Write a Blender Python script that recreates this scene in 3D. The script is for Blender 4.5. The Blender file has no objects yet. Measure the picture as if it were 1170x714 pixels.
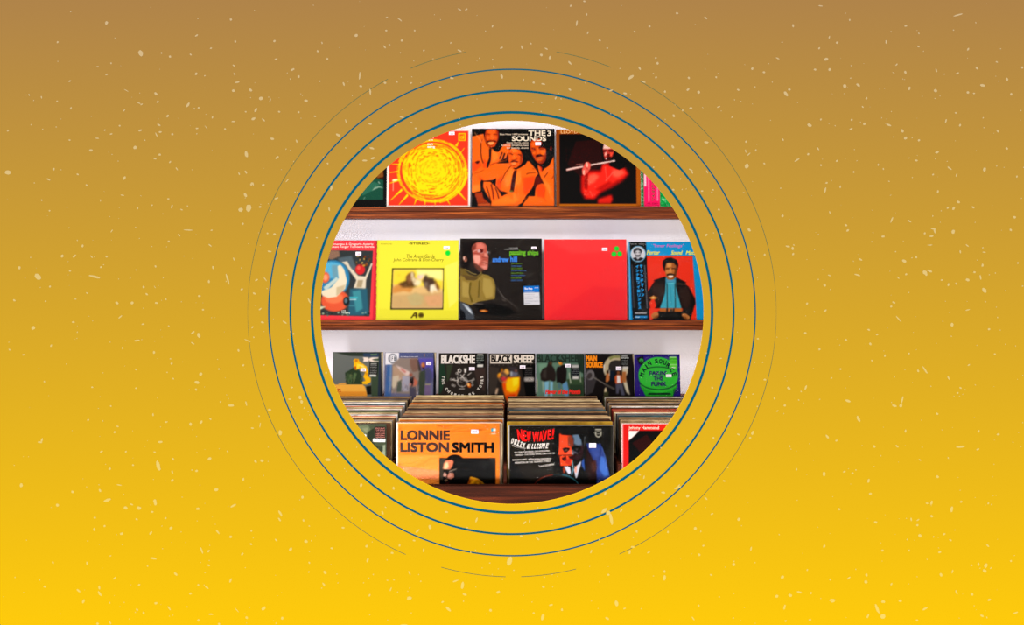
import bpy, bmesh, math, random
import numpy as np
from mathutils import Vector, Matrix
from mathutils.geometry import tessellate_polygon

# ------------------------------------------------------------------ camera, world, lights, exposure
F = 885.0                 # focal length in px of the 1170 px wide frame
CX, CY = 585.0, 297.0     # principal point (horizon row) in the photo
ZC = 1.25                 # camera height
sc = bpy.context.scene
COL = sc.collection
cd = bpy.data.cameras.new('camera'); cam = bpy.data.objects.new('camera', cd); COL.objects.link(cam)
cam.location = (0, 0, ZC); cam.rotation_euler = (math.radians(90), 0, 0)
cd.sensor_width = 36.0; cd.lens = F / 1170 * 36.0
cd.shift_y = -(357.0 - CY) / 1170.0
cd.clip_start = 0.05
sc.camera = cam

w = bpy.data.worlds.new('world'); sc.world = w; w.use_nodes = True
w.node_tree.nodes['Background'].inputs[0].default_value = (1, 1, 1, 1)
w.node_tree.nodes['Background'].inputs[1].default_value = 1.0

def area(name, loc, target, sx, sy, power, color=(1, 1, 1)):
    l = bpy.data.lights.new(name, 'AREA'); l.shape = 'RECTANGLE'; l.size = sx; l.size_y = sy
    l.energy = power; l.color = color
    o = bpy.data.objects.new(name, l); COL.objects.link(o); o.location = loc
    d = Vector(target) - Vector(loc)
    o.rotation_euler = d.to_track_quat('-Z', 'Y').to_euler()
    return o
# unseen fill lights added behind the printed board, all around its opening
area('fill_light_top', (0, 1.99, 1.74), (0, 3.1, 1.45), 1.5, 0.14, 9.6, (1.0, 0.985, 0.97))
area('fill_light_left', (-0.72, 1.99, 1.12), (-0.25, 3.1, 1.15), 0.14, 1.1, 13.5, (1.0, 0.985, 0.97))
area('fill_light_right', (0.72, 1.99, 1.12), (0.25, 3.1, 1.15), 0.14, 1.1, 7, (0.97, 0.98, 1.0))
area('fill_light_bottom', (0, 1.99, 0.48), (0, 3.1, 0.95), 1.3, 0.12, 7, (1.0, 0.985, 0.97))

vs = sc.view_settings
vs.view_transform = 'Standard'; vs.look = 'None'; vs.exposure = 0.0; vs.gamma = 1.0
vs.use_curve_mapping = False

# ------------------------------------------------------------------ helpers
def s2l(c):
    c = c / 255.0
    return c / 12.92 if c <= 0.04045 else ((c + 0.055) / 1.055) ** 2.4
def hx(h):
    h = h.lstrip('#')
    return (s2l(int(h[0:2], 16)), s2l(int(h[2:4], 16)), s2l(int(h[4:6], 16)), 1.0)
def rgb(r, g, b): return (s2l(r), s2l(g), s2l(b), 1.0)
def PX(px, d): return (px - CX) * d / F
def PZ(py, d): return ZC - (py - CY) * d / F

def newmat(name):
    m = bpy.data.materials.new(name); m.use_nodes = True
    nt = m.node_tree; b = nt.nodes['Principled BSDF']
    return m, nt, b
def spec(b, v):
    b.inputs['Specular IOR Level'].default_value = v
def obj(name, bm, mat, parent=None, smooth=False):
    me = bpy.data.meshes.new(name); bm.to_mesh(me); bm.free()
    if smooth:
        for p in me.polygons: p.use_smooth = True
    for m in (mat if isinstance(mat, (list, tuple)) else [mat]): me.materials.append(m)
    o = bpy.data.objects.new(name, me); COL.objects.link(o)
    if parent: o.parent = parent
    return o
def tag(o, label, cat, group=None, kind=None):
    if label: o['label'] = label
    if cat: o['category'] = cat
    if group: o['group'] = group
    if kind: o['kind'] = kind
    return o
def box(bm, x0, x1, y0, y1, z0, z1, bev=0.0):
    r = bmesh.ops.create_cube(bm, size=1.0)
    vs_ = r['verts']
    for v in vs_:
        v.co = Vector(((x0 + x1) / 2 + v.co.x * (x1 - x0), (y0 + y1) / 2 + v.co.y * (y1 - y0), (z0 + z1) / 2 + v.co.z * (z1 - z0)))
    if bev > 0:
        es = list({e for v in vs_ for e in v.link_edges})
        bmesh.ops.bevel(bm, geom=es, offset=bev, segments=2, affect='EDGES', profile=0.6)
    return bm

# ------------------------------------------------------------------ materials
def gradient_mat(name, mix):
    """printed gradient, tan at the top to yellow at the foot; mix = share of cream ink over it"""
    m, nt, b = newmat(name)
    tc = nt.nodes.new('ShaderNodeTexCoord'); sx = nt.nodes.new('ShaderNodeSeparateXYZ')
    mr = nt.nodes.new('ShaderNodeMapRange'); cr = nt.nodes.new('ShaderNodeValToRGB')
    nt.links.new(tc.outputs['Object'], sx.inputs[0]); nt.links.new(sx.outputs['Z'], mr.inputs['Value'])
    zt, zb = PZ(0, 1.9), PZ(714, 1.9)
    mr.inputs['From Min'].default_value = zt; mr.inputs['From Max'].default_value = zb
    nt.links.new(mr.outputs[0], cr.inputs[0])
    top, bot, cream = (176, 132, 74), (255, 203, 12), (255, 242, 214)
    n = 9
    el = cr.color_ramp.elements
    while len(el) < n: el.new(0.5)
    for i in range(n):
        t = i / (n - 1)
        c = [top[k] + (bot[k] - top[k]) * t for k in range(3)]
        c = [c[k] + (cream[k] - c[k]) * mix for k in range(3)]
        el[i].position = t; el[i].color = rgb(*c)
    nt.links.new(cr.outputs[0], b.inputs['Base Color'])
    b.inputs['Roughness'].default_value = 0.9; spec(b, 0.0)
    return m
M_BOARD = gradient_mat('printed board', 0.0)
M_FLECK = gradient_mat('cream flecks', 0.46)

M_TEAL, nt, b = newmat('teal ink'); b.inputs['Base Color'].default_value = rgb(6, 99, 124); b.inputs['Roughness'].default_value = 0.9; spec(b, 0.0)
M_TEALF, nt, b = newmat('thin teal ink'); b.inputs['Base Color'].default_value = rgb(96, 118, 84); b.inputs['Roughness'].default_value = 0.9; spec(b, 0.0)

M_WALL, nt, b = newmat('white plaster')
b.inputs['Roughness'].default_value = 0.85; spec(b, 0.2)
tc = nt.nodes.new('ShaderNodeTexCoord')
n1 = nt.nodes.new('ShaderNodeTexNoise'); n1.inputs['Scale'].default_value = 95; n1.inputs['Detail'].default_value = 5; n1.inputs['Roughness'].default_value = 0.6
n2 = nt.nodes.new('ShaderNodeTexNoise'); n2.inputs['Scale'].default_value = 2.2
bp = nt.nodes.new('ShaderNodeBump'); bp.inputs['Strength'].default_value = 0.55; bp.inputs['Distance'].default_value = 0.004
cr = nt.nodes.new('ShaderNodeValToRGB'); cr.color_ramp.elements[0].color = rgb(234, 233, 248); cr.color_ramp.elements[1].color = rgb(244, 240, 247)
cr.color_ramp.elements[0].position = .35; cr.color_ramp.elements[1].position = .65
for n_ in (n1, n2): nt.links.new(tc.outputs['Object'], n_.inputs['Vector'])
nt.links.new(n1.outputs[0], bp.inputs['Height']); nt.links.new(bp.outputs[0], b.inputs['Normal'])
nt.links.new(n2.outputs[0], cr.inputs[0]); nt.links.new(cr.outputs[0], b.inputs['Base Color'])

def wood(name, c0, c1, c2, rough=0.45, sc_=(2.0, 40, 60)):
    m, nt, b = newmat(name)
    tc = nt.nodes.new('ShaderNodeTexCoord'); mp = nt.nodes.new('ShaderNodeMapping')
    mp.inputs['Scale'].default_value = sc_
    n = nt.nodes.new('ShaderNodeTexNoise'); n.inputs['Scale'].default_value = 2.0; n.inputs['Detail'].default_value = 8; n.inputs['Roughness'].default_value = 0.65
    cr = nt.nodes.new('ShaderNodeValToRGB'); e = cr.color_ramp.elements
    e[0].position = .3; e[0].color = hx(c0); e[1].position = .72; e[1].color = hx(c2)
    k = e.new(.52); k.color = hx(c1)
    nt.links.new(tc.outputs['Object'], mp.inputs[0]); nt.links.new(mp.outputs[0], n.inputs['Vector'])
    nt.links.new(n.outputs[0], cr.inputs[0]); nt.links.new(cr.outputs[0], b.inputs['Base Color'])
    bp = nt.nodes.new('ShaderNodeBump'); bp.inputs['Strength'].default_value = .3; bp.inputs['Distance'].default_value = .002
    nt.links.new(n.outputs[0], bp.inputs['Height']); nt.links.new(bp.outputs[0], b.inputs['Normal'])
    b.inputs['Roughness'].default_value = rough; spec(b, 0.06)
    return m
M_SHELF = wood('shelf wood', '#280f05', '#5c270d', '#a0521f')
M_BIN = wood('bin wood', '#120401', '#2c0e04', '#4c1d0a', .7)
M_FLOOR = wood('floor boards', '#8d8478', '#a39a8e', '#b8b0a4', .6)

M_PRINT, nt, b = newmat('printed cover')
a = nt.nodes.new('ShaderNodeAttribute'); a.attribute_name = 'ink'
nt.links.new(a.outputs['Color'], b.inputs['Base Color']); b.inputs['Roughness'].default_value = .5; spec(b, .03)
M_PAPER, nt, b = newmat('sticker paper'); b.inputs['Base Color'].default_value = rgb(214, 202, 214); b.inputs['Roughness'].default_value = .6
# cardboard of filed sleeves: colour per object, worn along the edge
M_CARD, nt, b = newmat('sleeve card')
oi = nt.nodes.new('ShaderNodeObjectInfo'); tc = nt.nodes.new('ShaderNodeTexCoord'); mp = nt.nodes.new('ShaderNodeMapping')
mp.inputs['Scale'].default_value = (9, 60, 5)
n = nt.nodes.new('ShaderNodeTexNoise'); n.noise_dimensions = '4D'; n.inputs['Scale'].default_value = 2.5; n.inputs['Detail'].default_value = 4
mx = nt.nodes.new('ShaderNodeMix'); mx.data_type = 'RGBA'; mx.blend_type = 'MULTIPLY'; mx.inputs[0].default_value = 1.0
cr = nt.nodes.new('ShaderNodeValToRGB'); cr.color_ramp.elements[0].position = .36; cr.color_ramp.elements[0].color = (.4, .35, .32, 1)
cr.color_ramp.elements[1].position = .62; cr.color_ramp.elements[1].color = (1.0, 1.0, 1.0, 1)
nt.links.new(tc.outputs['Object'], mp.inputs[0]); nt.links.new(mp.outputs[0], n.inputs['Vector']); nt.links.new(oi.outputs['Random'], n.inputs['W'])
nt.links.new(n.outputs[0], cr.inputs[0]); nt.links.new(oi.outputs['Color'], mx.inputs[6]); nt.links.new(cr.outputs[0], mx.inputs[7])
nt.links.new(mx.outputs[2], b.inputs['Base Color']); b.inputs['Roughness'].default_value = .5; spec(b, .08)
# clear outer sleeve
def plastic_mat(name, strength):
    m = bpy.data.materials.new(name); m.use_nodes = True; nt = m.node_tree
    nt.nodes.remove(nt.nodes['Principled BSDF']); out = nt.nodes['Material Output']
    tr = nt.nodes.new('ShaderNodeBsdfTransparent'); gl = nt.nodes.new('ShaderNodeBsdfGlossy'); gl.inputs['Roughness'].default_value = .12
    fr = nt.nodes.new('ShaderNodeFresnel'); fr.inputs[0].default_value = 1.1
    mx = nt.nodes.new('ShaderNodeMixShader')
    tc = nt.nodes.new('ShaderNodeTexCoord'); n = nt.nodes.new('ShaderNodeTexNoise'); n.inputs['Scale'].default_value = 9; n.inputs['Detail'].default_value = 3
    n.inputs['Distortion'].default_value = 1.2
    mp = nt.nodes.new('ShaderNodeMapping'); mp.inputs['Rotation'].default_value = (0, .7, 0); mp.inputs['Scale'].default_value = (1.0, 1, 3.2)
    bp = nt.nodes.new('ShaderNodeBump'); bp.inputs['Strength'].default_value = strength; bp.inputs['Distance'].default_value = .03
    nt.links.new(tc.outputs['Object'], mp.inputs[0]); nt.links.new(mp.outputs[0], n.inputs['Vector'])
    nt.links.new(n.outputs[0], bp.inputs['Height'])
    for k in (gl, fr): nt.links.new(bp.outputs[0], k.inputs['Normal'])
    nt.links.new(fr.outputs[0], mx.inputs[0]); nt.links.new(tr.outputs[0], mx.inputs[1]); nt.links.new(gl.outputs[0], mx.inputs[2])
    nt.links.new(mx.outputs[0], out.inputs[0])
    return m
M_PLAST = plastic_mat('clear crinkled sleeve', .45)

# ------------------------------------------------------------------ the room
def struct(name, bm, mat):
    o = obj(name, bm, mat); o['kind'] = 'structure'; return o
YW = 3.08
bm = bmesh.new(); box(bm, -3, 3, YW, YW + .1, 0, 2.8); struct('wall_back', bm, M_WALL)
bm = bmesh.new(); box(bm, -3, 3, 1.86, YW + .1, -.1, 0); struct('floor', bm, M_FLOOR)

# ------------------------------------------------------------------ printed board with round opening
YB = 1.9
HX, HZ = 0.0, PZ(357, YB)
PXM = YB / F     # metres per photo pixel on the board
def ring(bm, r0, r1, y, a0=0, a1=360, n=360, taper=None):
    prev = None
    for i in range(n + 1):
        t = math.radians(a0 + (a1 - a0) * i / n)
        ra, rb = r0, r1
        if taper:
            k = taper(math.degrees(t)); mid = (r0 + r1) / 2; h = (r1 - r0) / 2 * k; ra, rb = mid - h, mid + h
        p = bm.verts.new((HX + ra * math.cos(t), y, HZ + ra * math.sin(t)))
        q = bm.verts.new((HX + rb * math.cos(t), y, HZ + rb * math.sin(t)))
        if prev: bm.faces.new((prev[0], prev[1], q, p))
        prev = (p, q)
bm = bmesh.new()
N = 288; R = 219.5 * PXM; T = .006
X0, X1, Z0, Z1 = -2.6, 2.6, 0.0, 2.6
def rectpt(t):
    c, s = math.cos(t), math.sin(t)
    k = 1e9
    if c > 1e-9: k = min(k, (X1 - HX) / c)
    if c < -1e-9: k = min(k, (X0 - HX) / c)
    if s > 1e-9: k = min(k, (Z1 - HZ) / s)
    if s < -1e-9: k = min(k, (Z0 - HZ) / s)
    return HX + k * c, HZ + k * s
angs = [2 * math.pi * i / N for i in range(N)] + [math.atan2(z - HZ, x - HX) % (2 * math.pi) for x in (X0, X1) for z in (Z0, Z1)]
angs = sorted(angs)
rows = []
for t in angs:
    ci = (HX + R * math.cos(t), HZ + R * math.sin(t)); ro = rectpt(t)
    rows.append([bm.verts.new((ci[0], YB, ci[1])), bm.verts.new((ro[0], YB, ro[1])), bm.verts.new((ro[0], YB + T, ro[1])), bm.verts.new((ci[0], YB + T, ci[1]))])
for i in range(len(rows)):
    A, B = rows[i], rows[(i + 1) % len(rows)]
    for k in range(4):
        bm.faces.new((A[k], A[(k + 1) % 4], B[(k + 1) % 4], B[k]))
bmesh.ops.recalc_face_normals(bm, faces=bm.faces)
board = obj('printed_board', bm, M_BOARD)
tag(board, 'large printed board fading from tan to yellow with cream flecks and a round opening', 'board')
for r, wd in ((228.6, 3.0), (253.2, 2.3), (277.9, 1.6)):
    bm = bmesh.new(); ring(bm, (r - wd / 2) * PXM, (r + wd / 2) * PXM, YB - .00012); o = obj('ring_line', bm, M_TEAL, board)
bm = bmesh.new()
def tp(d):
    d = d % 180
    return .35 + .65 * min(1, abs(d - (0 if d < 90 else 180)) / 14)
for a0, a1 in ((100, 112.5), (68, 80.3), (118, 246.3), (254.5, 268.6), (272, 284), (-66, 61)):
    ring(bm, 301.7 * PXM, 302.3 * PXM, YB - .00012, a0, a1, 120, tp)
o = obj('broken_ring_line', bm, M_TEALF, board); o['label'] = 'hair-thin broken outer ring line'

# flecks: the larger ones by place, the rest scattered
TILES = {
 (0, 0, 3.9): "627,237,10,17;475,102,7,8;257,188,4,6;876,158,8,4,-40;1029,87,5,6;311,361,6,4,-30;435,297,6,3;475,332,6,4;758,252,6,5;850,243,6,4;874,329,6,6;1042,292,8,3,40;1045,331,8,3,60;1057,366,11,4;1117,401,10,5,50;1140,490,6,10;1129,529,10,6,-40;1163,438,8,9;1040,404,6,7;695,418,10,5,40;703,454,6,5;619,459,8,3,30;631,465,7,3,-25;563,403,11,2,30;838,467,12,6,-50;553,492,8,3,-40;747,517,5,7;708,556,10,4;697,600,10,3,60;714,588,8,4;625,581,9,5,-15;768,598,6,5;602,657,10,7,-20;405,670,8,6,-20;433,616,9,3,10;495,597,6,4;1098,687,8,14,-20;1040,541,10,3;919,568,10,2,50;36,582,5,4;310,624,5,4;712,689,6,5;130,423,3,5;185,433,3,6;255,451,4,4;316,482,4,6;1049,185,5,5;940,215,5,4;720,236,3,5;495,282,4,4;533,560,5,4;878,572,6,4;947,522,4,6;1003,575,5,4;885,480,5,4;1095,498,4,4;467,580,4,4",
 (0, 180, 3.9): "35,67,14,11;239,52,5,7;217,98,9,4;554,92,10,5,-50;546,168,8,3,10;766,218,4,9,10;1121,118,10,5,-60;1128,118,3,8,-20;1094,167,10,7,45;1108,225,12,17,-10;1072,233,10,10;838,323,22,3,2;798,346,8,3,45;752,374,5,5;936,391,10,3,40;1042,452,8,3,60;1014,540,5,24,-15;931,553,5,7;1078,587,6,5;949,490,5,7;368,394,5,7;277,439,8,6,-40;332,439,9,5,-40;408,442,7,3,40;475,441,5,5;86,491,6,8;169,531,13,17;421,531,25,6,15;498,327,7,3,-50;450,488,6,4;693,485,5,5;640,577,6,5;654,609,7,4,40;690,577,6,2,60;521,648,8,6,20;589,648,7,7;697,648,7,5;223,575,6,4,-30;64,636,6,5;388,604,5,4;312,505,5,4;888,617,6,5;739,631,4,5;346,75,6,4;386,123,5,5;750,184,5,4;691,5,7,4;758,20,6,4,-50;788,50,3,8,-30;1096,65,4,8;1066,72,3,7,-20;448,191,3,5;613,226,4,5;809,232,6,3;1082,295,6,5;1143,546,8,4,-30;1133,606,8,4;905,678,5,5;203,640,4,4;943,324,6,3;186,190,4,4;221,237,4,4",
 (0, 360, 3.9): "148,57,9,9;327,31,8,4;536,8,12,3,-40;637,40,7,4;610,113,12,4;546,147,3,7,-20;228,136,6,4,-50;43,154,6,3,40;105,176,5,4;859,78,11,4,-35;886,90,8,11;859,125,10,3,35;765,216,5,6;686,166,6,6;895,263,7,8;878,299,12,7,25;1063,157,5,6;1103,113,14,3;1125,54,7,3,-50;874,331,5,5;606,242,7,3,20;607,325,5,4,-40;411,321,5,4;494,405,4,4;983,386,4,4;1029,402,13,6;1097,393,4,10,-15;896,477,9,5,-45;937,462,6,4,40;849,486,7,7;741,476,7,4,-15;682,443,4,7;178,566,12,4,10;187,556,4,10,20;714,565,12,5,-15;524,496,5,4;511,521,5,5;452,608,7,4,-35;561,608,4,5;705,670,9,21,-15;489,685,7,5,-30;934,640,9,7;771,641,4,8,-30;689,610,5,4;1159,490,3,10,10;1125,503,6,4;1139,651,5,8;593,668,5,4;393,467,4,6;198,296,4,4;876,694,6,6;1014,607,4,4;1084,223,5,5;976,240,5,4",
 (0, 534, 3.9): "95,79,7,10;323,109,6,6;446,103,6,7;531,78,12,3;478,146,19,6;560,180,8,8;619,181,10,9;587,165,8,3;690,150,8,9;693,160,6,10;768,58,7,6;256,168,8,6,40;423,224,5,5;420,276,5,7;542,295,7,6;466,261,6,4;672,292,9,5,-50;762,270,8,6,-40;678,198,8,4;738,226,5,5;964,99,12,6;1039,171,13,5,-30;882,184,10,5;1028,309,6,6;970,287,12,4,55;899,370,4,17,-25;929,373,8,4,-40;683,405,17,4,10;783,475,10,5,35;930,436,6,4,30;1028,503,4,11;922,535,10,4,40;884,524,5,5;388,427,4,8,-20;511,493,8,4,-40;443,535,5,9;444,562,5,13,-30;350,549,9,5,40;372,596,6,9,20;199,531,6,5;695,605,7,6;754,627,4,10,-35;611,634,5,6;640,648,5,6;940,654,10,4;1055,635,14,2,50;1099,669,7,5,30;884,681,6,5;491,692,4,8;435,696,7,5;1080,386,5,7;849,562,7,4;620,523,5,5;976,697,5,6;708,4,10,7,40;875,18,5,9;768,20,4,7;1120,282,5,5;1119,342,5,5;1084,53,5,7;236,424,5,5;609,231,6,4,40",
 (870, 0, 3.9): "263,26,10,3,10;393,89,4,5;141,115,5,7;643,116,6,4;875,67,21,4,-15;302,166,3,7;337,190,7,5;556,187,5,8;288,264,13,6,-20;72,260,9,3,30;239,310,6,5;304,310,8,6,-40;257,215,4,5;371,383,9,8,-20;431,379,12,5,30;109,418,7,14,-30;124,399,7,5;589,325,7,2,40;641,322,5,8;602,288,6,4,-40;659,394,5,10,20;775,404,9,6,35;779,313,4,8,-20;985,380,11,7,10;960,303,9,5,45;873,327,8,4,-20;921,219,4,8;920,412,6,6;1094,353,6,7;1113,420,6,6;214,558,10,8,40;459,552,6,7;402,534,5,5;399,575,9,4,-30;566,556,12,5,25;628,583,7,8;642,615,7,8;702,625,5,6;783,678,9,6;1053,584,9,4,50;885,558,5,6;822,539,4,9;252,663,8,4,50;208,687,6,5;468,438,4,7,15;265,532,4,5;11,322,6,5;699,207,6,4;1093,661,6,6;451,476,6,3,40;95,622,6,4,40;947,416,5,4;866,503,5,4;1049,276,5,4;1162,301,6,5",
 (870, 180, 3.9): "158,11,12,4,-30;265,34,4,6;336,15,5,5;284,145,4,14,10;351,130,4,6;290,113,6,4;690,13,8,4;838,47,12,4,40;869,78,3,8,20;994,53,8,10;765,76,4,5;786,152,4,8,20;877,198,8,6;856,226,6,8;830,224,6,4;943,222,8,4,20;1128,266,7,6;94,260,6,6;305,245,3,8,-30;376,301,6,5;384,325,7,5;581,277,4,14,25;659,283,9,4,35;542,352,8,5;767,318,12,4,10;772,328,4,12;758,350,9,5,-10;854,331,9,9;859,334,4,12;117,396,10,4,10;139,405,6,7;141,430,6,5,-40;441,454,8,4,30;427,523,13,4,15;636,461,9,7;689,443,8,4,50;645,520,6,4,-50;728,512,12,8;750,506,14,5;734,520,5,9;751,390,11,3,-5;919,545,10,6;993,592,8,14;976,534,4,11;985,480,5,7;949,511,7,4;886,420,4,7,-20;917,392,8,3,40;833,566,4,8,25;282,569,5,8,-20;284,683,8,5,-50;302,525,7,3;590,646,9,4,30;578,664,6,4,-50;919,679,10,3,-10;203,651,5,5;1111,323,7,5,30;992,422,7,3;14,433,5,5;728,338,4,6;1138,85,4,6;868,562,5,5;803,546,5,4;610,536,6,3,50;411,64,4,5;543,51,4,4;520,32,4,5;1142,470,4,5",
 (870, 360, 3.9): "612,18,18,3,50;849,43,7,9;478,65,7,4,20;485,128,5,7;376,110,6,5;515,86,6,4;195,80,5,6;258,152,5,5;729,244,4,21,-30;698,248,5,6;834,280,4,9,-30;1014,63,6,5;924,222,7,3;122,326,8,7;197,323,4,12,25;385,382,14,5,15;432,462,7,15,-20;592,403,12,5;627,378,4,18,15;621,403,8,7;293,541,11,5,45;783,439,6,5;642,516,4,8,15;503,585,5,7;604,584,8,4,35;886,586,20,5,-5;964,598,8,4;1055,531,7,5;968,517,5,6;104,402,5,6;874,347,5,5;550,181,4,6;657,171,5,4;156,687,4,6;58,371,4,6;71,427,6,3;312,280,4,4;352,240,5,4;493,202,5,4;832,636,3,5;887,324,6,4;15,287,7,4;1040,174,4,5;369,697,6,4;706,645,6,3,40;334,559,6,4",
 (870, 534, 3.9): "279,29,6,11;370,20,5,6;406,25,5,5;477,59,6,9,20;784,41,7,6;485,117,8,4;346,186,6,6;758,157,6,10;848,186,6,15,15;890,153,6,5;758,217,6,6;738,160,6,4;667,231,4,8;706,304,9,7;697,234,8,3;794,377,8,5,-15;814,297,6,5;509,244,7,6;280,351,5,8;539,370,5,6;658,370,5,4;1000,437,9,10;994,461,9,8;967,431,4,8;1008,348,8,4,50;800,478,5,9,-20;851,464,3,9;93,489,8,7;169,556,11,6,10;128,570,8,7;68,574,6,8;103,622,5,11,10;318,590,12,5,10;318,597,10,4,-20;216,679,7,4;465,510,8,7;468,479,6,6;389,493,9,4,-40;579,520,6,4,-50;542,598,8,7;515,628,6,26,-20;541,664,11,13;618,594,7,6;729,629,13,5,-25;474,662,5,9;869,556,4,10,-20;938,565,6,7;1015,590,8,5;983,661,8,5,30;1132,648,11,4,-20;220,560,5,6;306,500,5,4;693,681,5,5;842,324,7,4;204,457,4,4;108,684,6,4,-40;1112,417,5,4;695,257,5,5;1011,160,5,4;936,436,5,4",
 (290, 0, 3.9): "92,183,5,6;456,158,7,7;650,87,12,3,40;947,42,8,3,-30;917,42,9,3;593,78,5,4;590,136,5,4;660,180,6,5;583,209,8,4,45;1064,116,4,6,30;1104,213,7,4;285,228,5,5;328,263,4,6;99,264,7,4;173,310,9,5;200,341,6,6;472,337,4,17,8;401,374,4,10;477,384,7,5;519,409,4,15;585,369,6,6;700,370,6,4;233,449,9,6,20;37,438,8,9;9,490,5,10;43,534,9,4,50;73,447,3,10,20;113,498,6,4;200,500,6,4;411,541,3,10,-20;518,552,7,5;831,389,5,5;889,492,10,3,40;854,517,3,7,15;1105,340,5,12,-15;1070,298,3,9,-10;917,226,10,4,25;723,572,6,4;703,546,6,3,30;660,522,12,3,10;272,518,5,4;758,225,5,4;638,364,4,5,-40;878,191,4,4;304,191,3,6,-20;717,136,4,4;882,348,10,4,15",
 (580, 0, 3.9): "281,26,5,5;342,6,6,4;308,103,4,13;357,146,3,8;63,210,3,10,-15;172,217,9,3,30;150,245,6,7;188,257,5,8;277,280,11,4,40;410,180,5,5;444,214,5,4;632,117,5,5;566,141,5,4,40;883,80,8,4,45;755,59,6,5;668,282,6,6;660,258,4,5;588,304,5,8;549,344,17,6,-35;604,364,11,4,15;661,345,5,5;523,416,8,5;803,399,8,5;816,482,7,6;851,411,7,7;807,347,5,6;1090,306,6,6;1142,322,7,5,-30;1027,400,7,4,15;940,476,9,3;929,344,5,4;740,516,5,8;460,403,9,4,-20;158,374,9,4,20;116,368,5,6;277,399,7,5;233,488,5,4;70,358,3,7,20;323,331,4,7;214,437,4,7;103,194,5,3;1000,521,3,6,20;509,498,6,3;780,492,5,4;701,408,5,5;352,64,3,6;57,452,6,4",
 (290, 150, 3.97): "84,34,9,6,20;195,45,4,7;383,17,13,5,25;106,119,9,5,-35;152,223,10,3,-45;43,244,6,6;103,304,9,4;29,343,6,5;536,77,11,5,15;504,133,11,5,5;540,122,11,5,-10;352,257,5,13,20;342,352,4,9,-8;168,418,12,4,40;94,467,7,5;62,463,5,4;72,545,9,4,15;146,551,4,4;82,373,4,4;335,146,4,5;52,671,3,10,-35;220,690,4,8;215,337,6,3;147,652,7,3;424,235,3,6;286,483,5,3;332,548,5,5",
 (290, 330, 3.97): "29,92,7,4,-35;39,152,9,4,5;140,151,10,4,40;252,55,4,12,-25;210,492,8,8;217,512,6,9,-20;72,548,8,5,-10;120,652,8,13,10;28,616,4,10;173,447,6,4;45,345,5,4;328,380,5,5;163,500,8,3;180,204,4,5;24,577,4,4;229,540,4,4;299,681,4,5;220,592,3,3;250,144,3,5",
 (720, 150, 3.97): "193,70,8,6,50;345,50,10,6;350,46,4,10,20;275,175,9,4;281,186,3,9,-20;529,158,10,11;538,104,9,3,-45;524,90,3,8,-10;525,47,5,5;180,200,6,5;195,265,6,4;326,271,6,4;402,355,5,5;345,470,8,4,-45;540,447,9,6,30;492,524,5,5;151,123,4,4;349,184,3,8;228,216,4,4;376,266,4,4;610,558,4,6;415,465,5,4;608,146,5,4,30;570,86,4,5;106,163,4,4;497,621,4,4",
 (720, 330, 3.97): "579,226,5,4;411,315,5,3;289,587,7,4,-10;610,411,8,3,-15;372,448,5,5;555,653,5,12,20;491,660,7,4;544,675,5,5;526,491,5,5;577,533,4,3;565,333,3,3;601,333,3,4;403,506,4,4;378,676,4,7;450,577,5,4;340,161,4,4;339,131,4,4;332,246,3,5",
 (290, 510, 3.5): "297,53,10,7;33,57,7,6;429,155,6,7;106,268,5,13,-35;103,292,8,4,50;209,380,7,7;147,411,7,6,-50;285,504,6,7;280,552,8,4,50;195,203,5,6;199,296,4,5;451,399,5,6;455,455,4,9;357,325,6,4;559,167,5,6;705,322,7,8;515,265,4,8;891,293,4,10,15;770,262,7,4;1023,458,11,18,10;835,556,6,15,15;977,583,7,6,-30;778,650,12,6,45;622,607,11,7,-15;844,592,9,4,15;39,648,9,7;114,687,6,5;947,655,5,6;583,395,4,6;623,507,9,3,60;807,538,14,3,-20;500,116,5,5;655,338,9,4,-40;641,376,5,4;553,426,6,4;312,407,6,4;89,374,8,3,45;723,174,9,5,40;679,415,3,9;755,622,5,4;600,714,14,4;463,595,4,5;548,571,3,8;222,465,4,4",
 (580, 510, 3.5): "386,256,16,6,-40;402,266,8,10;414,290,6,26,-12;8,458,8,16,10;140,683,7,14,10;435,628,8,11,-20;398,688,8,5;627,525,7,10;627,500,5,6;904,472,6,7;750,328,7,6,20;925,291,6,7;766,433,5,5;973,410,3,10,15;783,397,5,4;680,165,16,4,-15;684,158,3,8,30;622,184,9,4;720,198,6,6;674,237,5,5;545,123,3,8,10;390,188,4,9,15;283,279,4,7;88,298,3,8;120,369,8,4,30;488,422,5,8;564,423,7,3,-20;403,513,5,4;173,634,8,4,-15;217,653,5,5;68,305,8,4,-40;793,208,9,3,40;379,390,6,4;224,467,5,5;527,112,7,3,30;817,270,7,3;641,342,4,5;143,562,6,4;334,420,4,7,20;764,636,4,4;866,138,5,4;54,358,6,4;814,514,5,4;104,666,4,4;454,256,4,7;516,340,4,6;742,688,8,3,50;467,648,6,3,-30;500,402,8,4;257,205,5,5",
}
rnd = random.Random(7)
bm = bmesh.new()
def fleck(px, py, rx, ry, ang=0, k=0):
    d = math.hypot(px - 585, py - 357)
    if d < 221.5 + max(rx, ry): return
    n = 9 if max(rx, ry) > 1 else 6
    y = YB - .0002 - (k % 7) * .00001
    ph = rnd.random() * 6; am = .13
    a_ = math.radians(ang); ca, sa = math.cos(a_), math.sin(a_)
    vsn = []
    for i in range(n):
        t = 2 * math.pi * i / n
        q = 1 + am * math.sin(2 * t + ph) + rnd.uniform(-.12, .12)
        u, v = rx * q * math.cos(t), ry * q * math.sin(t)
        x, y2 = px + u * ca - v * sa, py + u * sa + v * ca
        vsn.append(bm.verts.new((PX(x, YB), y, PZ(y2, YB))))
    f = bm.faces.new(vsn)
    bm.verts.ensure_lookup_table()
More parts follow.
